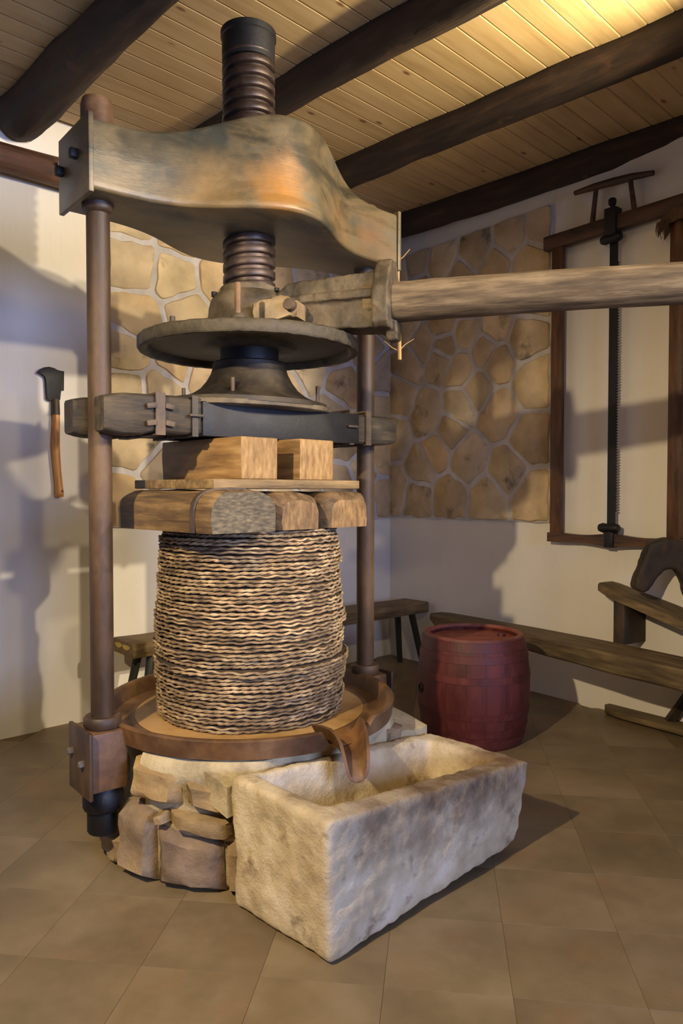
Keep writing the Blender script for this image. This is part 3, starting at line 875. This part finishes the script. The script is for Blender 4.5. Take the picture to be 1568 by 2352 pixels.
# clamped timber crossbar on both sides of the columns
for sgn, xa, xb in ((-1, -.665, .685), (1, -.70, .69)):
    bm = bmesh.new()
    yc = sgn * .098
    NXb = 40
    rings = []
    for i in range(NXb + 1):
        t = i / NXb; x = xa + (xb - xa) * t
        e = min(t, 1 - t) * NXb
        sh = .012 if e < .5 else (.004 if e < 1.5 else 0)
        zb = 1.552 + (.010 if x < -.5 else 0) * -1 + .006 * noise.noise(Vector((x * 3, sgn, 1)))
        zt = 1.676 + .010 * (x < -.35) + .005 * noise.noise(Vector((x * 4, sgn, 7)))
        hy = .056 + .004 * noise.noise(Vector((x * 3, sgn, 4)))
        c = .010
        sec = [(-hy + sh, zb + c + sh), (-hy + c + sh, zb + sh), (hy - c - sh, zb + sh), (hy - sh, zb + c + sh), (hy - sh, zt - c - sh), (hy - c - sh, zt - sh), (-hy + c + sh, zt - sh), (-hy + sh, zt - c - sh)]
        rings.append([bm.verts.new((x, yc + y, z)) for y, z in sec])
    for a, b in zip(rings, rings[1:]):
        for k in range(8): bm.faces.new((a[k], a[(k + 1) % 8], b[(k + 1) % 8], b[k]))
    bm.faces.new(rings[0][::-1]); bm.faces.new(rings[-1])
    cb = build('crossbar_timber', bm, M['dark_wood'], press, angle=45)
    yf = yc + sgn * .060
    bm = bmesh.new(); box(bm, (.07, yf, 1.612), (.75, .014, .128), bev=.003); build('iron_channel', bm, M['black'], cb)
    for x, wd_, mt in ((-.47, .036, 'strap'), (-.335, .024, 'iron'), (.405, .024, 'strap'), (.50, .028, 'strap')):
        bm = bmesh.new()
        ring_o = [(yc - .066, 1.544), (yc + .066, 1.544), (yc + .066, 1.692), (yc - .066, 1.692)]
        ring_i = [(yc - .059, 1.549), (yc + .059, 1.549), (yc + .059, 1.685), (yc - .059, 1.685)]
        vo = [[bm.verts.new((x + s_ * wd_ / 2, y, z)) for y, z in ring] for s_ in (-1, 1) for ring in (ring_o, ring_i)]
        for i in range(4):
            j = (i + 1) % 4
            bm.faces.new((vo[0][i], vo[0][j], vo[2][j], vo[2][i])); bm.faces.new((vo[1][i], vo[3][i], vo[3][j], vo[1][j]))
            bm.faces.new((vo[0][i], vo[1][i], vo[1][j], vo[0][j])); bm.faces.new((vo[2][i], vo[2][j], vo[3][j], vo[3][i]))
        build('strap', bm, M[mt], cb, smooth=False)
        if sgn < 0 and x == -.47:
            for zz in (1.645, 1.585):
                for dx in (-.034, .036):
                    bm = bmesh.new(); box(bm, (x + dx, yc - .064, zz), (.036, .014, .020), Matrix.Rotation(.15 * dx / .03, 3, 'Y'), bev=.003)
                    build('wedge', bm, M['strap'], cb)
        if sgn < 0 and x in (-.335, .405):
            bm = bmesh.new(); box(bm, (x, yc - .074, 1.62), (.055, .012, .010), bev=.002); build('strap_pin', bm, M['strap'], cb)

# ------------------------------------------------------------------ lever pole in the socket
bm = bmesh.new()
pts = []; 
for i in range(40):
    t = .50 + 1.75 * i / 39
    pts.append((t, 0, 2.052 + .010 * sin(t * 2.2)))
def ppro(i, a):
    k = 1 + .035 * noise.noise(Vector((cos(a) * 1.3, sin(a) * 1.3, i * .25)))
    # squared section near the socket
    sq = 1 / max(abs(cos(a)), abs(sin(a)))
    m = max(0, 1 - i / 26) * .55
    k *= (1 - m) + m * min(sq, 1.22)
    if i < 9: k *= 1 + .05 * noise.noise(Vector((cos(a) * 4, sin(a) * 4, i * .9)))
    return k
tube(bm, pts, lambda t: .074 - .008 * t, 28, True, ppro)
pole = build('lever_pole', bm, M['pole'], None, PC, radians(-18.5), angle=70)
tag(pole, 'thick weathered wooden lever pole stuck in the ratchet socket of the press', 'pole')

# ------------------------------------------------------------------ stack of woven mats
def mat_mesh(r, z0, h, seed):
    bm = bmesh.new()
    rg = random.Random(seed)
    n = 230
    ph = [rg.uniform(0, 6.28) for _ in range(8)]
    def wob(th):
        return (.0030 * sin(5 * th + ph[0]) + .002 * sin(11 * th + ph[1]) + .0012 * sin(23 * th + ph[2]))
    def wz(th, q):
        return .0007 * sin(19 * th + ph[3] + q) + .0007 * sin(33 * th + ph[4] + q * 2) + .0014 * sin(7 * th + ph[5])
    for q in range(2):
        zc = h * (.27 + .46 * q)
        for s in range(2):
            tw = 34 + rg.randint(-3, 3)
            rings = []
            sg = 5
            for k in range(n):
                th = 2 * pi * k / n
                ph_ = tw * th + s * pi + ph[6 + q]
                rr = r + wob(th) + (.0012 if q else 0) + .0027 * cos(ph_)
                z = zc + wz(th, q * 1.4) + .0025 * sin(ph_)
                ring = []
                for j in range(sg):
                    a = 2 * pi * j / sg
                    d = .0049
                    R_ = rr + d * cos(a)
                    ring.append(bm.verts.new((R_ * cos(th), R_ * sin(th), z + d * .9 * sin(a))))
                rings.append(ring)
            for k in range(n):
                a, b = rings[k], rings[(k + 1) % n]
                for j in range(sg): bm.faces.new((a[j], b[j], b[(j + 1) % sg], a[(j + 1) % sg]))
    return bm
NM = 25
ORD = ['first', 'second', 'third', 'fourth', 'fifth', 'sixth', 'seventh', 'eighth', 'ninth', 'tenth', 'eleventh', 'twelfth', 'thirteenth']
ZS0, ZS1 = .4645, 1.204
hm = (ZS1 - ZS0) / NM
rg = random.Random(12)
for i in range(NM):
    z = ZS0 + i * hm
    t = i / (NM - 1)
    r = .366 + .010 * sin(t * 3.6 + .4) + rg.uniform(-.005, .006) - (.010 if i >= NM - 3 else 0) + (.006 if 3 < i < 8 else 0)
    dx, dy = rg.uniform(-.005, .005), rg.uniform(-.005, .005)
    bm = bmesh.new(); seg = 64
    lathe(bm, [(.07, hm * .06), (r - .006, hm * .06), (r - .001, hm * .5), (r - .006, hm * .94), (.07, hm * .94)], seg, closed=True)
    if i == 0: lab = 'lowest coir pressing mat of the stack, lying on the iron tray floor'
    elif i == NM - 1: lab = 'topmost coir pressing mat of the stack, under the three half log planks'
    else:
        b = i + 1 <= 13
        lab = 'braided coir pressing mat, %s from the %s of the stack %s' % (ORD[i if b else NM - 1 - i], 'bottom' if b else 'top', 'on the tray' if b else 'under the planks')
    o = build('pressing_mat', bm, M['mat_fill'], None, (PC.x + dx, PC.y + dy, z), rg.uniform(0, 6.28), angle=50)
    tag(o, lab, 'mat', 'coir mats stacked on the press tray')
    rp = build('braided_rim', mat_mesh(r, 0, hm, i + 40), M['mat'], o, angle=180)

# ------------------------------------------------------------------ half log planks on the stack (room axes, centred on the press)
PX, PY = (3.045 - .373) * Q, (3.045 + .373) * Q
def dplank(x0, x1, ya, yb, z0, h, rnd_, seed, ends_round):
    """D section, flat below; runs along y"""
    bm = bmesh.new()
    w = x1 - x0; NY = 22
    sec = []
    for k in range(17):
        a = pi * k / 16
        cx = cos(a); sx_ = sin(a)
        e = rnd_
        sec.append((w / 2 + w / 2 * (abs(cx) ** e) * (1 if cx > 0 else -1), h * .30 + h * .70 * sx_ ** e))
    sec = [(w - .004, .0)] + sec + [(.004, .0)]
    rings = []
    for i in range(NY + 1):
        t = i / NY; y = ya + (yb - ya) * t
        e = min(t, 1 - t) * (yb - ya)
        k = 1.0
        if ends_round and e < .05: k = 1 - .24 * (1 - e / .05) ** 2
        elif e < .012: k = 1 - .04 * (1 - e / .012)
        ring = []
        for u, z in sec:
            nn = .006 * noise.fractal(Vector((u * 10 + seed, y * 4, z * 12)), 1, 2, 3)
            ring.append(bm.verts.new((x0 + w / 2 + (u - w / 2) * (k + .0 * k) + nn * (1 if 0 < z else 0), y, z0 + max(0, z * k + nn if z > .001 else z))))
        rings.append(ring)
    m = len(sec)
    for a, b in zip(rings, rings[1:]):
        for k in range(m): bm.faces.new((a[k], a[(k + 1) % m], b[(k + 1) % m], b[k]))
    bm.faces.new(rings[0][::-1]); bm.faces.new(rings[-1])
    return bm
ORI = W(PX, PY, 0)
pz = 1.2045
pls = [(1.425, 1.712, 2.035, 2.66, .146, .62, False, 'largest half log plank, iron strapped, at the left on the mat stack', 'plank'),
       (1.724, 1.962, 2.055, 2.80, .140, .55, True, 'middle half log plank with pale rounded end on the mat stack', 'plank'),
       (1.976, 2.236, 2.06, 2.78, .140, .50, True, 'rightmost half log plank with rounded end, by the far column', 'plank')]
for i, (xa, xb, ya, yb, hh, e, rd, lab, cat) in enumerate(pls):
    bm = dplank(xa - PX, xb - PX, ya - PY, yb - PY, pz, hh, e, i * 5 + 2, rd)
    o = build('half_log_plank', bm, M['plank'], None, ORI, pi / 4, angle=45)
    o.data.materials.append(M['plank_end'] if i == 0 else M['plank_end2'])
    for p in o.data.polygons:
        if p.normal.y < -.9: p.material_index = 1
    tag(o, lab, cat, 'half log planks on the mat stack')
    if i == 0:
        bm = bmesh.new()
        w = xb - xa
        y_ = .085
        sec = []
        for k in range(17):
            a = pi * k / 16
            cx, sx_ = cos(a), sin(a)
            sec.append((w / 2 + (w / 2) * (abs(cx) ** e) * (1 if cx > 0 else -1), hh * .30 + hh * .70 * sx_ ** e))
        sec = [(w, .002)] + sec + [(0, .002)]
        prev = None
        for u, z in sec:
            o_ = Vector((u - w / 2, 0, z - hh * .4)); d = o_.normalized()
            quad = []
            for off, yy in ((.002, y_), (.010, y_), (.010, y_ + .022), (.002, y_ + .022)):
                q = o_ + d * off
                quad.append(bm.verts.new((xa - PX + w / 2 + q.x, ya - PY + yy, pz + max(.001, q.z + hh * .4))))
            if prev:
                for k in range(4): bm.faces.new((prev[k], prev[(k + 1) % 4], quad[(k + 1) % 4], quad[k]))
            else: bm.faces.new(quad)
            prev = quad
        bm.faces.new(prev[::-1])
        st = build('iron_strap', bm, M['strap'], o, angle=40)

# boards and timber blocks
def roomblock(name, xa, xb, ya, yb, za, zb, m, lab, cat, bev=.004, group=None, endm=None, seed=1, amp=.002):
    bm = bmesh.new()
    box(bm, ((xa + xb) / 2 - PX, (ya + yb) / 2 - PY, (za + zb) / 2), (xb - xa, yb - ya, zb - za), bev=bev)
    bmesh.ops.subdivide_edges(bm, edges=[e for e in bm.edges if e.calc_length() > .08], cuts=5, use_grid_fill=True)
    for v in bm.verts:
        if za + .001 < v.co.z < zb - .001:
            v.co += Vector((noise.noise(v.co * 9 + Vector((seed, 0, 0))), noise.noise(v.co * 9 + Vector((0, seed, 5))), 0)) * amp
    o = build(name, bm, m, None, ORI, pi / 4, angle=40)
    if endm:
        o.data.materials.append(endm)
        for p in o.data.polygons:
            if abs(p.normal.y) > .8: p.material_index = 1
    tag(o, lab, cat, group)
    return o
zb0 = 1.3555
roomblock('flat_board', 1.50, 2.225, 2.12, 2.36, zb0, zb0 + .034, M['bench'], 'flat grey brown board laid across the planks under the timber blocks', 'board', seed=2)
roomblock('flat_board', 1.505, 2.20, 2.372, 2.66, zb0, zb0 + .034, M['bench'], 'shaded flat board behind the front board, over the left plank', 'board', seed=3)
roomblock('timber_block', 1.622, 1.792, 2.125, 2.65, zb0 + .0345, zb0 + .187, M['block'], 'left squared timber block with bright end grain under the crossbar', 'block', bev=.005, group='timber blocks under the crossbar', endm=M['endgrain'], seed=4, amp=.004)
roomblock('timber_block', 1.905, 2.083, 2.13, 2.65, zb0 + .0345, zb0 + .192, M['block'], 'right squared timber block with a long crack under the crossbar', 'block', bev=.005, group='timber blocks under the crossbar', endm=M['endgrain'], seed=6, amp=.004)

# ------------------------------------------------------------------ red barrel
br = thing('wooden_barrel', 'dark red painted wooden barrel standing on the tiles behind the trough', 'barrel', (.722, 4.06, 0), .4)
def brad(z): 
    t = z / .575
    return .262 + .040 * (1 - (2 * t - 1) ** 2) + .004 * t
NS = 18
bm = bmesh.new()
zs = [.0, .02, .08, .16, .24, .32, .40, .48, .54, .565, .575]
half_a = pi / NS - .0016
ro = []; ri = []
for z in zs:
    R_ = brad(z)
    ro.append([bm.verts.new((R_ * cos(a), R_ * sin(a), z)) for a in [half_a * k / 2 for k in range(-2, 3)]])
    R2 = R_ - .024
    ri.append([bm.verts.new((R2 * cos(a), R2 * sin(a), z)) for a in (-half_a, half_a)])
for i in range(len(zs) - 1):
    for k in range(4): bm.faces.new((ro[i][k], ro[i][k + 1], ro[i + 1][k + 1], ro[i + 1][k]))
    bm.faces.new((ri[i][0], ri[i + 1][0], ri[i + 1][1], ri[i][1]))
    bm.faces.new((ro[i][0], ro[i + 1][0], ri[i + 1][0], ri[i][0])); bm.faces.new((ro[i][4], ri[i][1], ri[i + 1][1], ro[i + 1][4]))
for i in (0, len(zs) - 1):
    bm.faces.new([ro[i][k] for k in range(5)] + [ri[i][1], ri[i][0]])
bmesh.ops.recalc_face_normals(bm, faces=bm.faces)
for f in bm.faces: f.smooth = True
for e in bm.edges:
    if len(e.link_faces) == 2 and e.calc_face_angle(0) > .7: e.smooth = False
sme = bpy.data.meshes.new('stave'); bm.to_mesh(sme); bm.free(); sme.materials.append(M['barrel'])
for k in range(NS):
    o = new_obj('stave', sme, None, br); o.rotation_euler = (0, 0, 2 * pi * k / NS)
for za, zb in ((.515, .562), (.458, .50), (.355, .392), (.165, .20), (.075, .115), (.012, .055)):
    bm = bmesh.new()
    lathe(bm, [(brad(za) - .004, za), (brad(za) + .0028, za + .001), (brad(zb) + .0028, zb - .001), (brad(zb) - .004, zb)], 64, closed=True)
    build('hoop', bm, M['barrel'], br, angle=50)
bm = bmesh.new(); lathe(bm, [(0, .525), (.243, .525), (.243, .543), (0, .543)], 56)
hd = build('barrel_head', bm, M['barrel_rim'], br)
bm = bmesh.new(); lathe(bm, [(.236, .568), (.238, .577), (.264, .577), (.268, .570), (.266, .560), (.24, .560)], 64, closed=True)
build('rim', bm, M['barrel_rim'], br)
bm = bmesh.new(); lathe(bm, [(0, .543), (.022, .543), (.020, .560), (0, .562)], 16, (.17 * cos(-.1), .17 * sin(-.1), 0)); build('bung', bm, M['barrel'], hd)
a_ = pi + .25
bm = bmesh.new(); lathe(bm, [(0, 0), (.026, 0), (.026, .004), (.018, .006), (.015, -.004), (0, -.006)], 20)
bmesh.ops.rotate(bm, cent=(0, 0, 0), matrix=Matrix.Rotation(pi / 2, 3, 'Y'), verts=bm.verts)
bmesh.ops.translate(bm, vec=(brad(.29) + .001, 0, .29), verts=bm.verts)
bmesh.ops.rotate(bm, cent=(0, 0, 0), matrix=Matrix.Rotation(a_ - .4, 3, 'Z'), verts=bm.verts)
build('tap_hole', bm, M['black'], br)

# ------------------------------------------------------------------ bench along the left wall
b0 = Vector((2.09, 3.845)); b1 = Vector((4.50, 3.67)); bl = (b1 - b0).length
mid_ = (b0 + b1) / 2
bc = thing('wooden_bench', 'long narrow wooden bench along the left wall behind the press', 'bench', W(mid_.x, mid_.y, 0), pi / 4 + atan2(b1.y - b0.y, b1.x - b0.x))
bm = bmesh.new(); box(bm, (0, 0, .458), (bl, .26, .084), bev=.012)
bmesh.ops.subdivide_edges(bm, edges=[e for e in bm.edges if e.calc_length() > .5], cuts=14, use_grid_fill=True)
for v in bm.verts: v.co += Vector((0, noise.noise(v.co * 5) * .006, noise.noise(v.co * 4 + Vector((3, 0, 0))) * .005))
bs = build('seat', bm, M['bench'], bc, angle=40)
for yy in (-.055, .045):
    bm = bmesh.new()
    pts_ = [(.045 * cos(a) * (1 + .2 * sin(3 * a)), .014 * sin(a) - .004) for a in [2 * pi * k / 14 for k in range(14)]]
    prism(bm, pts_, 0, .004, basis((0, 1, 0), (0, 0, 1), (-1, 0, 0), (-bl / 2 + .0005, yy, .472)))
    build('paint_chip', bm, M['chip'], bs)
for sx in (-1, 1):
    for sy in (-1, 1):
        bm = bmesh.new()
        xt, yt = sx * (bl / 2 - .14), sy * .075
        xb_, yb_ = sx * (bl / 2 - .06), sy * .125
        tube(bm, [(xb_, yb_, 0), (xt, yt, .42)], [.021, .026], 10)
        build('leg', bm, M['bench_leg'], bc)

# ------------------------------------------------------------------ shaving horse on the right
d0 = Vector((.68, 5.33)); d1 = Vector((1.73, 3.72))
dirv = (d1 - d0).normalized()
sl = (d1 - d0).length + 1.1
sh = thing('shaving_horse', 'weathered wooden shaving horse bench with arched clamp head against the right wall', 'workbench', (d0.x, d0.y, 0), atan2(dirv.y, dirv.x))
# local x along the bench towards the viewer's right, local -y ... side nearer the viewer
def loc_of(wx, wy):
    v = Vector((wx - d0.x, wy - d0.y)); return (v.x * dirv.x + v.y * dirv.y, -v.x * dirv.y + v.y * dirv.x)
bm = bmesh.new(); rings = []
for i in range(41):
    t = i / 40; x = sl * t
    w = .085 + .055 * min(1, t * 2.2) + .004 * noise.noise(Vector((x * 3, 1, 0)))
    hh = .062 + .035 * min(1, t * 2) + .004 * noise.noise(Vector((x * 4, 7, 0)))
    if i == 0: w *= .7; hh *= .7
    zc = .472
    c = .012
    sec = [(-w, zc - hh), (-w + c, zc - hh - c), (w - c, zc - hh - c), (w, zc - hh), (w, zc - c), (w - c, zc), (-w + c, zc), (-w, zc - c)]
    rings.append([bm.verts.new((x, y, z + .012 * sin(t * 4))) for y, z in sec])
for a, b in zip(rings, rings[1:]):
    for k in range(8): bm.faces.new((a[k], a[(k + 1) % 8], b[(k + 1) % 8], b[k]))
bm.faces.new(rings[0][::-1]); bm.faces.new(rings[-1])
build('bench_beam', bm, M['shave'], sh, angle=40)
for x, sy, dx in ((.42, 1, -.06), (.42, -1, -.06), (sl - .25, 1, .08), (sl - .25, -1, .08)):
    bm = bmesh.new(); tube(bm, [(x + dx, sy * .17, 0), (x, sy * .07, .40)], [.022, .028], 10); build('leg', bm, M['shave_dark'], sh)
# riser block, sloping platform
rx, ry = loc_of(1.68, 4.32)
bm = bmesh.new(); box(bm, (rx, ry, .60), (.075, .21, .27), bev=.005); build('riser_block', bm, M['shave_dark'], sh)
bm = bmesh.new(); rings = []
for i in range(25):
    t = i / 24; x = rx - .17 + 1.15 * t
    w = .125 * min(1, (.35 + t * 6) ** .5)
    z = .80 - .25 * (x - rx + .17)
    if t > .92: z -= 0
    sec = [(-w, z - .045), (w, z - .045), (w, z - .012), (w - .014, z), (-w + .014, z), (-w, z - .012)]
    rings.append([bm.verts.new((x, ry + y, zz)) for y, zz in sec])
for a, b in zip(rings, rings[1:]):
    for k in range(6): bm.faces.new((a[k], a[(k + 1) % 6], b[(k + 1) % 6], b[k]))
bm.faces.new(rings[0][::-1]); bm.faces.new(rings[-1])
build('work_platform', bm, M['shave'], sh, angle=35)
# arched clamp head: outline drawn in metres in the plane facing along its grain
ar = [(-.395, .005), (-.385, .06), (-.35, .16), (-.315, .255), (-.29, .272), (-.22, .285), (-.14, .275), (-.09, .24), (-.055, .17), (-.01, .04), (.05, -.09), (.10, -.24), (-.0, -.24), (-.045, -.15), (-.105, -.06), (-.135, .04), (-.16, .10), (-.195, .118), (-.235, .108), (-.275, .06), (-.31, .0), (-.345, -.02)]
bm = bmesh.new()
prism(bm, ar, -.055, .055, XZ)
ch2 = build('clamp_head', bm, M['shave_dark'], sh)
remesh(ch2, .012, 5, .5); roughen(ch2.data, .006, 12, 3, 3)
lx, ly = loc_of(2.02, 4.12)
ch2.location = (lx, ly, .80); ch2.rotation_euler = (0, 0, -atan2(dirv.y, dirv.x) + radians(-6))
# treadle and its strut
tx, ty = loc_of(1.80, 4.28)
bm = bmesh.new()
poly = [(-.30, -.02), (-.29, .05), (-.24, .10), (-.15, .125), (.70, .12), (.70, -.12), (-.16, -.11), (-.26, -.08)]
prism(bm, poly, .0, .035, None, bev=.005)
td = build('treadle', bm, M['shave'], sh, angle=35)
td.location = (tx, ty, .012); td.rotation_euler = (0, 0, radians(4))
bm = bmesh.new()
tube(bm, [(tx + .10, ty, .03), (tx + .34, ty, .40)], [.03, .03], 4)
build('treadle_strut', bm, M['shave_dark'], sh, smooth=False)

# ------------------------------------------------------------------ frame saw on the right wall (local x along the wall, -y into the room)
fs = thing('frame_saw', 'large wooden frame saw with toothed iron blade hanging on the right wall', 'saw', W(CR[0], CR[1], 0), wr_.rotation_euler.z)
def wbox(c, s, name, m, parent, bev=.006, rot=None):
    bm = bmesh.new(); box(bm, c, s, rot, bev=bev); return build(name, bm, m, parent, angle=40)
FY = -.055
wbox((1.650, FY, 1.985), (.078, .04, 1.85), 'side_post', M['saw_wood'], fs)
wbox((2.432, FY, 1.985), (.082, .04, 1.85), 'side_post', M['saw_wood'], fs)
wbox((2.03, FY - .004, 2.925), (.96, .052, .092), 'top_bar', M['saw_bar'], fs, .010)
bm = bmesh.new()
up = []; dn = []
for i in range(25):
    t = i / 24; x = 1.595 + .90 * t
    h_ = .029 + .010 * exp(-((x - 2.04) / .09) ** 2) - .006 * exp(-((x - 1.83) / .1) ** 2) - .006 * exp(-((x - 2.25) / .1) ** 2)
    up.append((x, 1.05 + h_)); dn.append((x, 1.05 - h_))
prism(bm, dn + up[::-1], .03, .08, XZ, bev=.004)
build('bottom_bar', bm, M['saw_bar'], fs, angle=30)
bm = bmesh.new()
poly = [(2.012, 1.09), (2.012, 2.88), (2.066, 2.88)]
nt_ = 90
for i in range(nt_):
    z = 2.70 - (2.70 - 1.22) * i / nt_
    dz = (2.70 - 1.22) / nt_
    poly += [(2.066, z), (2.078, z - dz * .5)]
poly += [(2.066, 1.22), (2.066, 1.09)]
prism(bm, poly, .055, .059, XZ)
build('blade', bm, M['blade'], fs, smooth=False)
bm = bmesh.new()
box(bm, (2.035, FY - .01, 2.93), (.075, .075, .17), bev=.006)
lathe(bm, [(0, 2.98), (.012, 2.98), (.012, 3.03), (.022, 3.04), (.024, 3.065), (.018, 3.075), (0, 3.078)], 14, (2.03, FY - .01, 0))
build('upper_buckle', bm, M['black'], fs, angle=35)
bm = bmesh.new(); lathe(bm, [(0, -.065), (.022, -.063), (.03, -.04), (.024, 0), (.03, .04), (.022, .063), (0, .065)], 14)
bmesh.ops.rotate(bm, cent=(0, 0, 0), matrix=Matrix.Rotation(pi / 2, 3, 'Y'), verts=bm.verts)
b2 = bm.copy()
bmesh.ops.translate(bm, vec=(2.038, FY - .03, 2.835), verts=bm.verts); build('wing_nut', bm, M['black'], fs)
bmesh.ops.translate(b2, vec=(2.042, FY - .03, 1.125), verts=b2.verts); build('wing_nut', b2, M['black'], fs)
wbox((2.042, FY - .006, 1.055), (.06, .066, .095), 'lower_buckle', M['black'], fs)
bm = bmesh.new(); tube(bm, [(1.765, FY, 3.19), (1.9, FY, 3.185), (2.03, FY, 3.175), (2.15, FY, 3.165), (2.28, FY, 3.145)], [.014, .021, .024, .021, .015], 12)
build('handle_bar', bm, M['saw_bar'], fs)
for xa, xb in ((1.915, 1.888), (2.135, 2.168)):
    bm = bmesh.new(); tube(bm, [(xb, FY, 2.955), (xa, FY, 3.175)], [.016, .014], 8); build('handle_post', bm, M['saw_bar'], fs)
# frayed scrap of hide over the right post
bm = bmesh.new()
g = []
for i in range(13):
    row = []
    for j in range(9):
        u, v = i / 12, j / 8
        x = 2.335 + .25 * u
        arc = v * pi
        y = FY - .035 * cos(arc) - .0
        z = 2.86 + .055 * sin(arc) + .03 * u - (.05 * (1 - sin(arc))) + .012 * noise.noise(Vector((x * 30, v * 6, 0)))
        if u < .25: z -= (.25 - u) * .22
        row.append(bm.verts.new((x, y - .012, z)))
    g.append(row)
for i in range(12):
    for j in range(8): bm.faces.new((g[i][j], g[i + 1][j], g[i + 1][j + 1], g[i][j + 1]))
bmesh.ops.solidify(bm, geom=list(bm.faces), thickness=.006)
for k in range(7):
    x = 2.335 + .012 * k + .004 * sin(k * 5)
    tube(bm, [(x, FY - .05, 2.84), (x - .008, FY - .052, 2.80), (x - .004 + .006 * sin(k), FY - .05, 2.765 - .012 * (k % 3))], [.004, .003, .0015], 5)
o = build('hide_scrap', bm, M['scrap'], None, W(CR[0], CR[1], 0), wr_.rotation_euler.z, angle=60)
tag(o, 'frayed brown hide scrap draped over the right post of the frame saw', 'scrap')

# ------------------------------------------------------------------ billhook on the left wall (local +y into the room, x runs to the viewer's left)
bh = thing('billhook', 'black billhook with curved wooden handle hanging on the left white wall', 'tool', W(CR[0], CR[1], 0), wl_.rotation_euler.z)
YZ = basis((1, 0, 0), (0, 0, 1), (0, 1, 0))
bl_ = [(2.849, 2.000), (2.838, 2.018), (2.815, 2.034), (2.785, 2.041), (2.757, 2.037), (2.738, 2.028), (2.722, 2.023), (2.700, 2.025), (2.702, 1.915), (2.722, 1.912), (2.724, 1.862), (2.737, 1.852), (2.785, 1.852), (2.800, 1.862), (2.801, 1.970), (2.808, 1.985), (2.825, 1.996)]
bm = bmesh.new(); prism(bm, bl_, .022, .032, YZ, bev=.0025); build('blade', bm, M['black'], bh, angle=30)
bm = bmesh.new(); tube(bm, [(2.750, .028, 1.775), (2.750, .028, 1.862)], [.0235, .021], 16); build('ferrule', bm, M['iron'], bh)
bm = bmesh.new()
hp = [(2.748, 1.78), (2.748, 1.74), (2.752, 1.66), (2.754, 1.60), (2.750, 1.53), (2.745, 1.46), (2.738, 1.38), (2.735, 1.335), (2.735, 1.312)]
tube(bm, [(x, .028, z) for x, z in hp], [.020, .021, .023, .024, .0225, .021, .022, .026, .024], 16)
build('handle', bm, M['hook_wood'], bh)
bm = bmesh.new(); lathe(bm, [(0, 0), (.006, 0), (.006, .004), (0, .004)], 10)
bmesh.ops.rotate(bm, cent=(0, 0, 0), matrix=Matrix.Rotation(-pi / 2, 3, 'X'), verts=bm.verts)
bmesh.ops.translate(bm, vec=(2.728, .049, 1.345), verts=bm.verts); build('rivet', bm, M['black'], bh)

# ------------------------------------------------------------------ dry stalk hanging behind the press
st = thing('dry_stalk', 'pale dry straw stalk with side twigs hanging against the right end of the crosshead', 'stalk', (.2606, 3.420, -.045))
bm = bmesh.new(); tube(bm, [(.004, .0, 1.99), (.002, .0, 2.1), (-.004, .0, 2.3), (-.003, .0, 2.5), (0, 0, 2.62)], [.0095, .009, .0075, .007, .005], 8); build('stem', bm, M['straw'], st)
for pts_ in ([(0, 0, 2.03), (-.03, 0, 2.045), (-.065, 0, 2.075)], [(0, 0, 2.03), (.03, 0, 2.06), (.07, 0, 2.085)], [(0, 0, 2.44), (.02, 0, 2.455), (.05, 0, 2.49)]):
    bm = bmesh.new(); tube(bm, pts_, [.003, .0025, .0015], 5); build('twig', bm, M['straw'], st)

# ------------------------------------------------------------------ ceiling spotlight at the top edge
lp = thing('ceiling_spotlight', 'small white round ceiling lamp at the very top of the view', 'lamp', (-.062, 2.93, CEIL))
bm = bmesh.new(); lathe(bm, [(0, 0), (.045, 0), (.045, -.018), (.012, -.022), (.010, -.045), (0, -.045)], 24); build('canopy', bm, M['lampwhite'], lp)
bm = bmesh.new(); lathe(bm, [(0, -.040), (.030, -.042), (.040, -.052), (.046, -.075), (.042, -.075), (.034, -.056), (0, -.05)], 24); build('shade', bm, M['lampwhite'], lp)
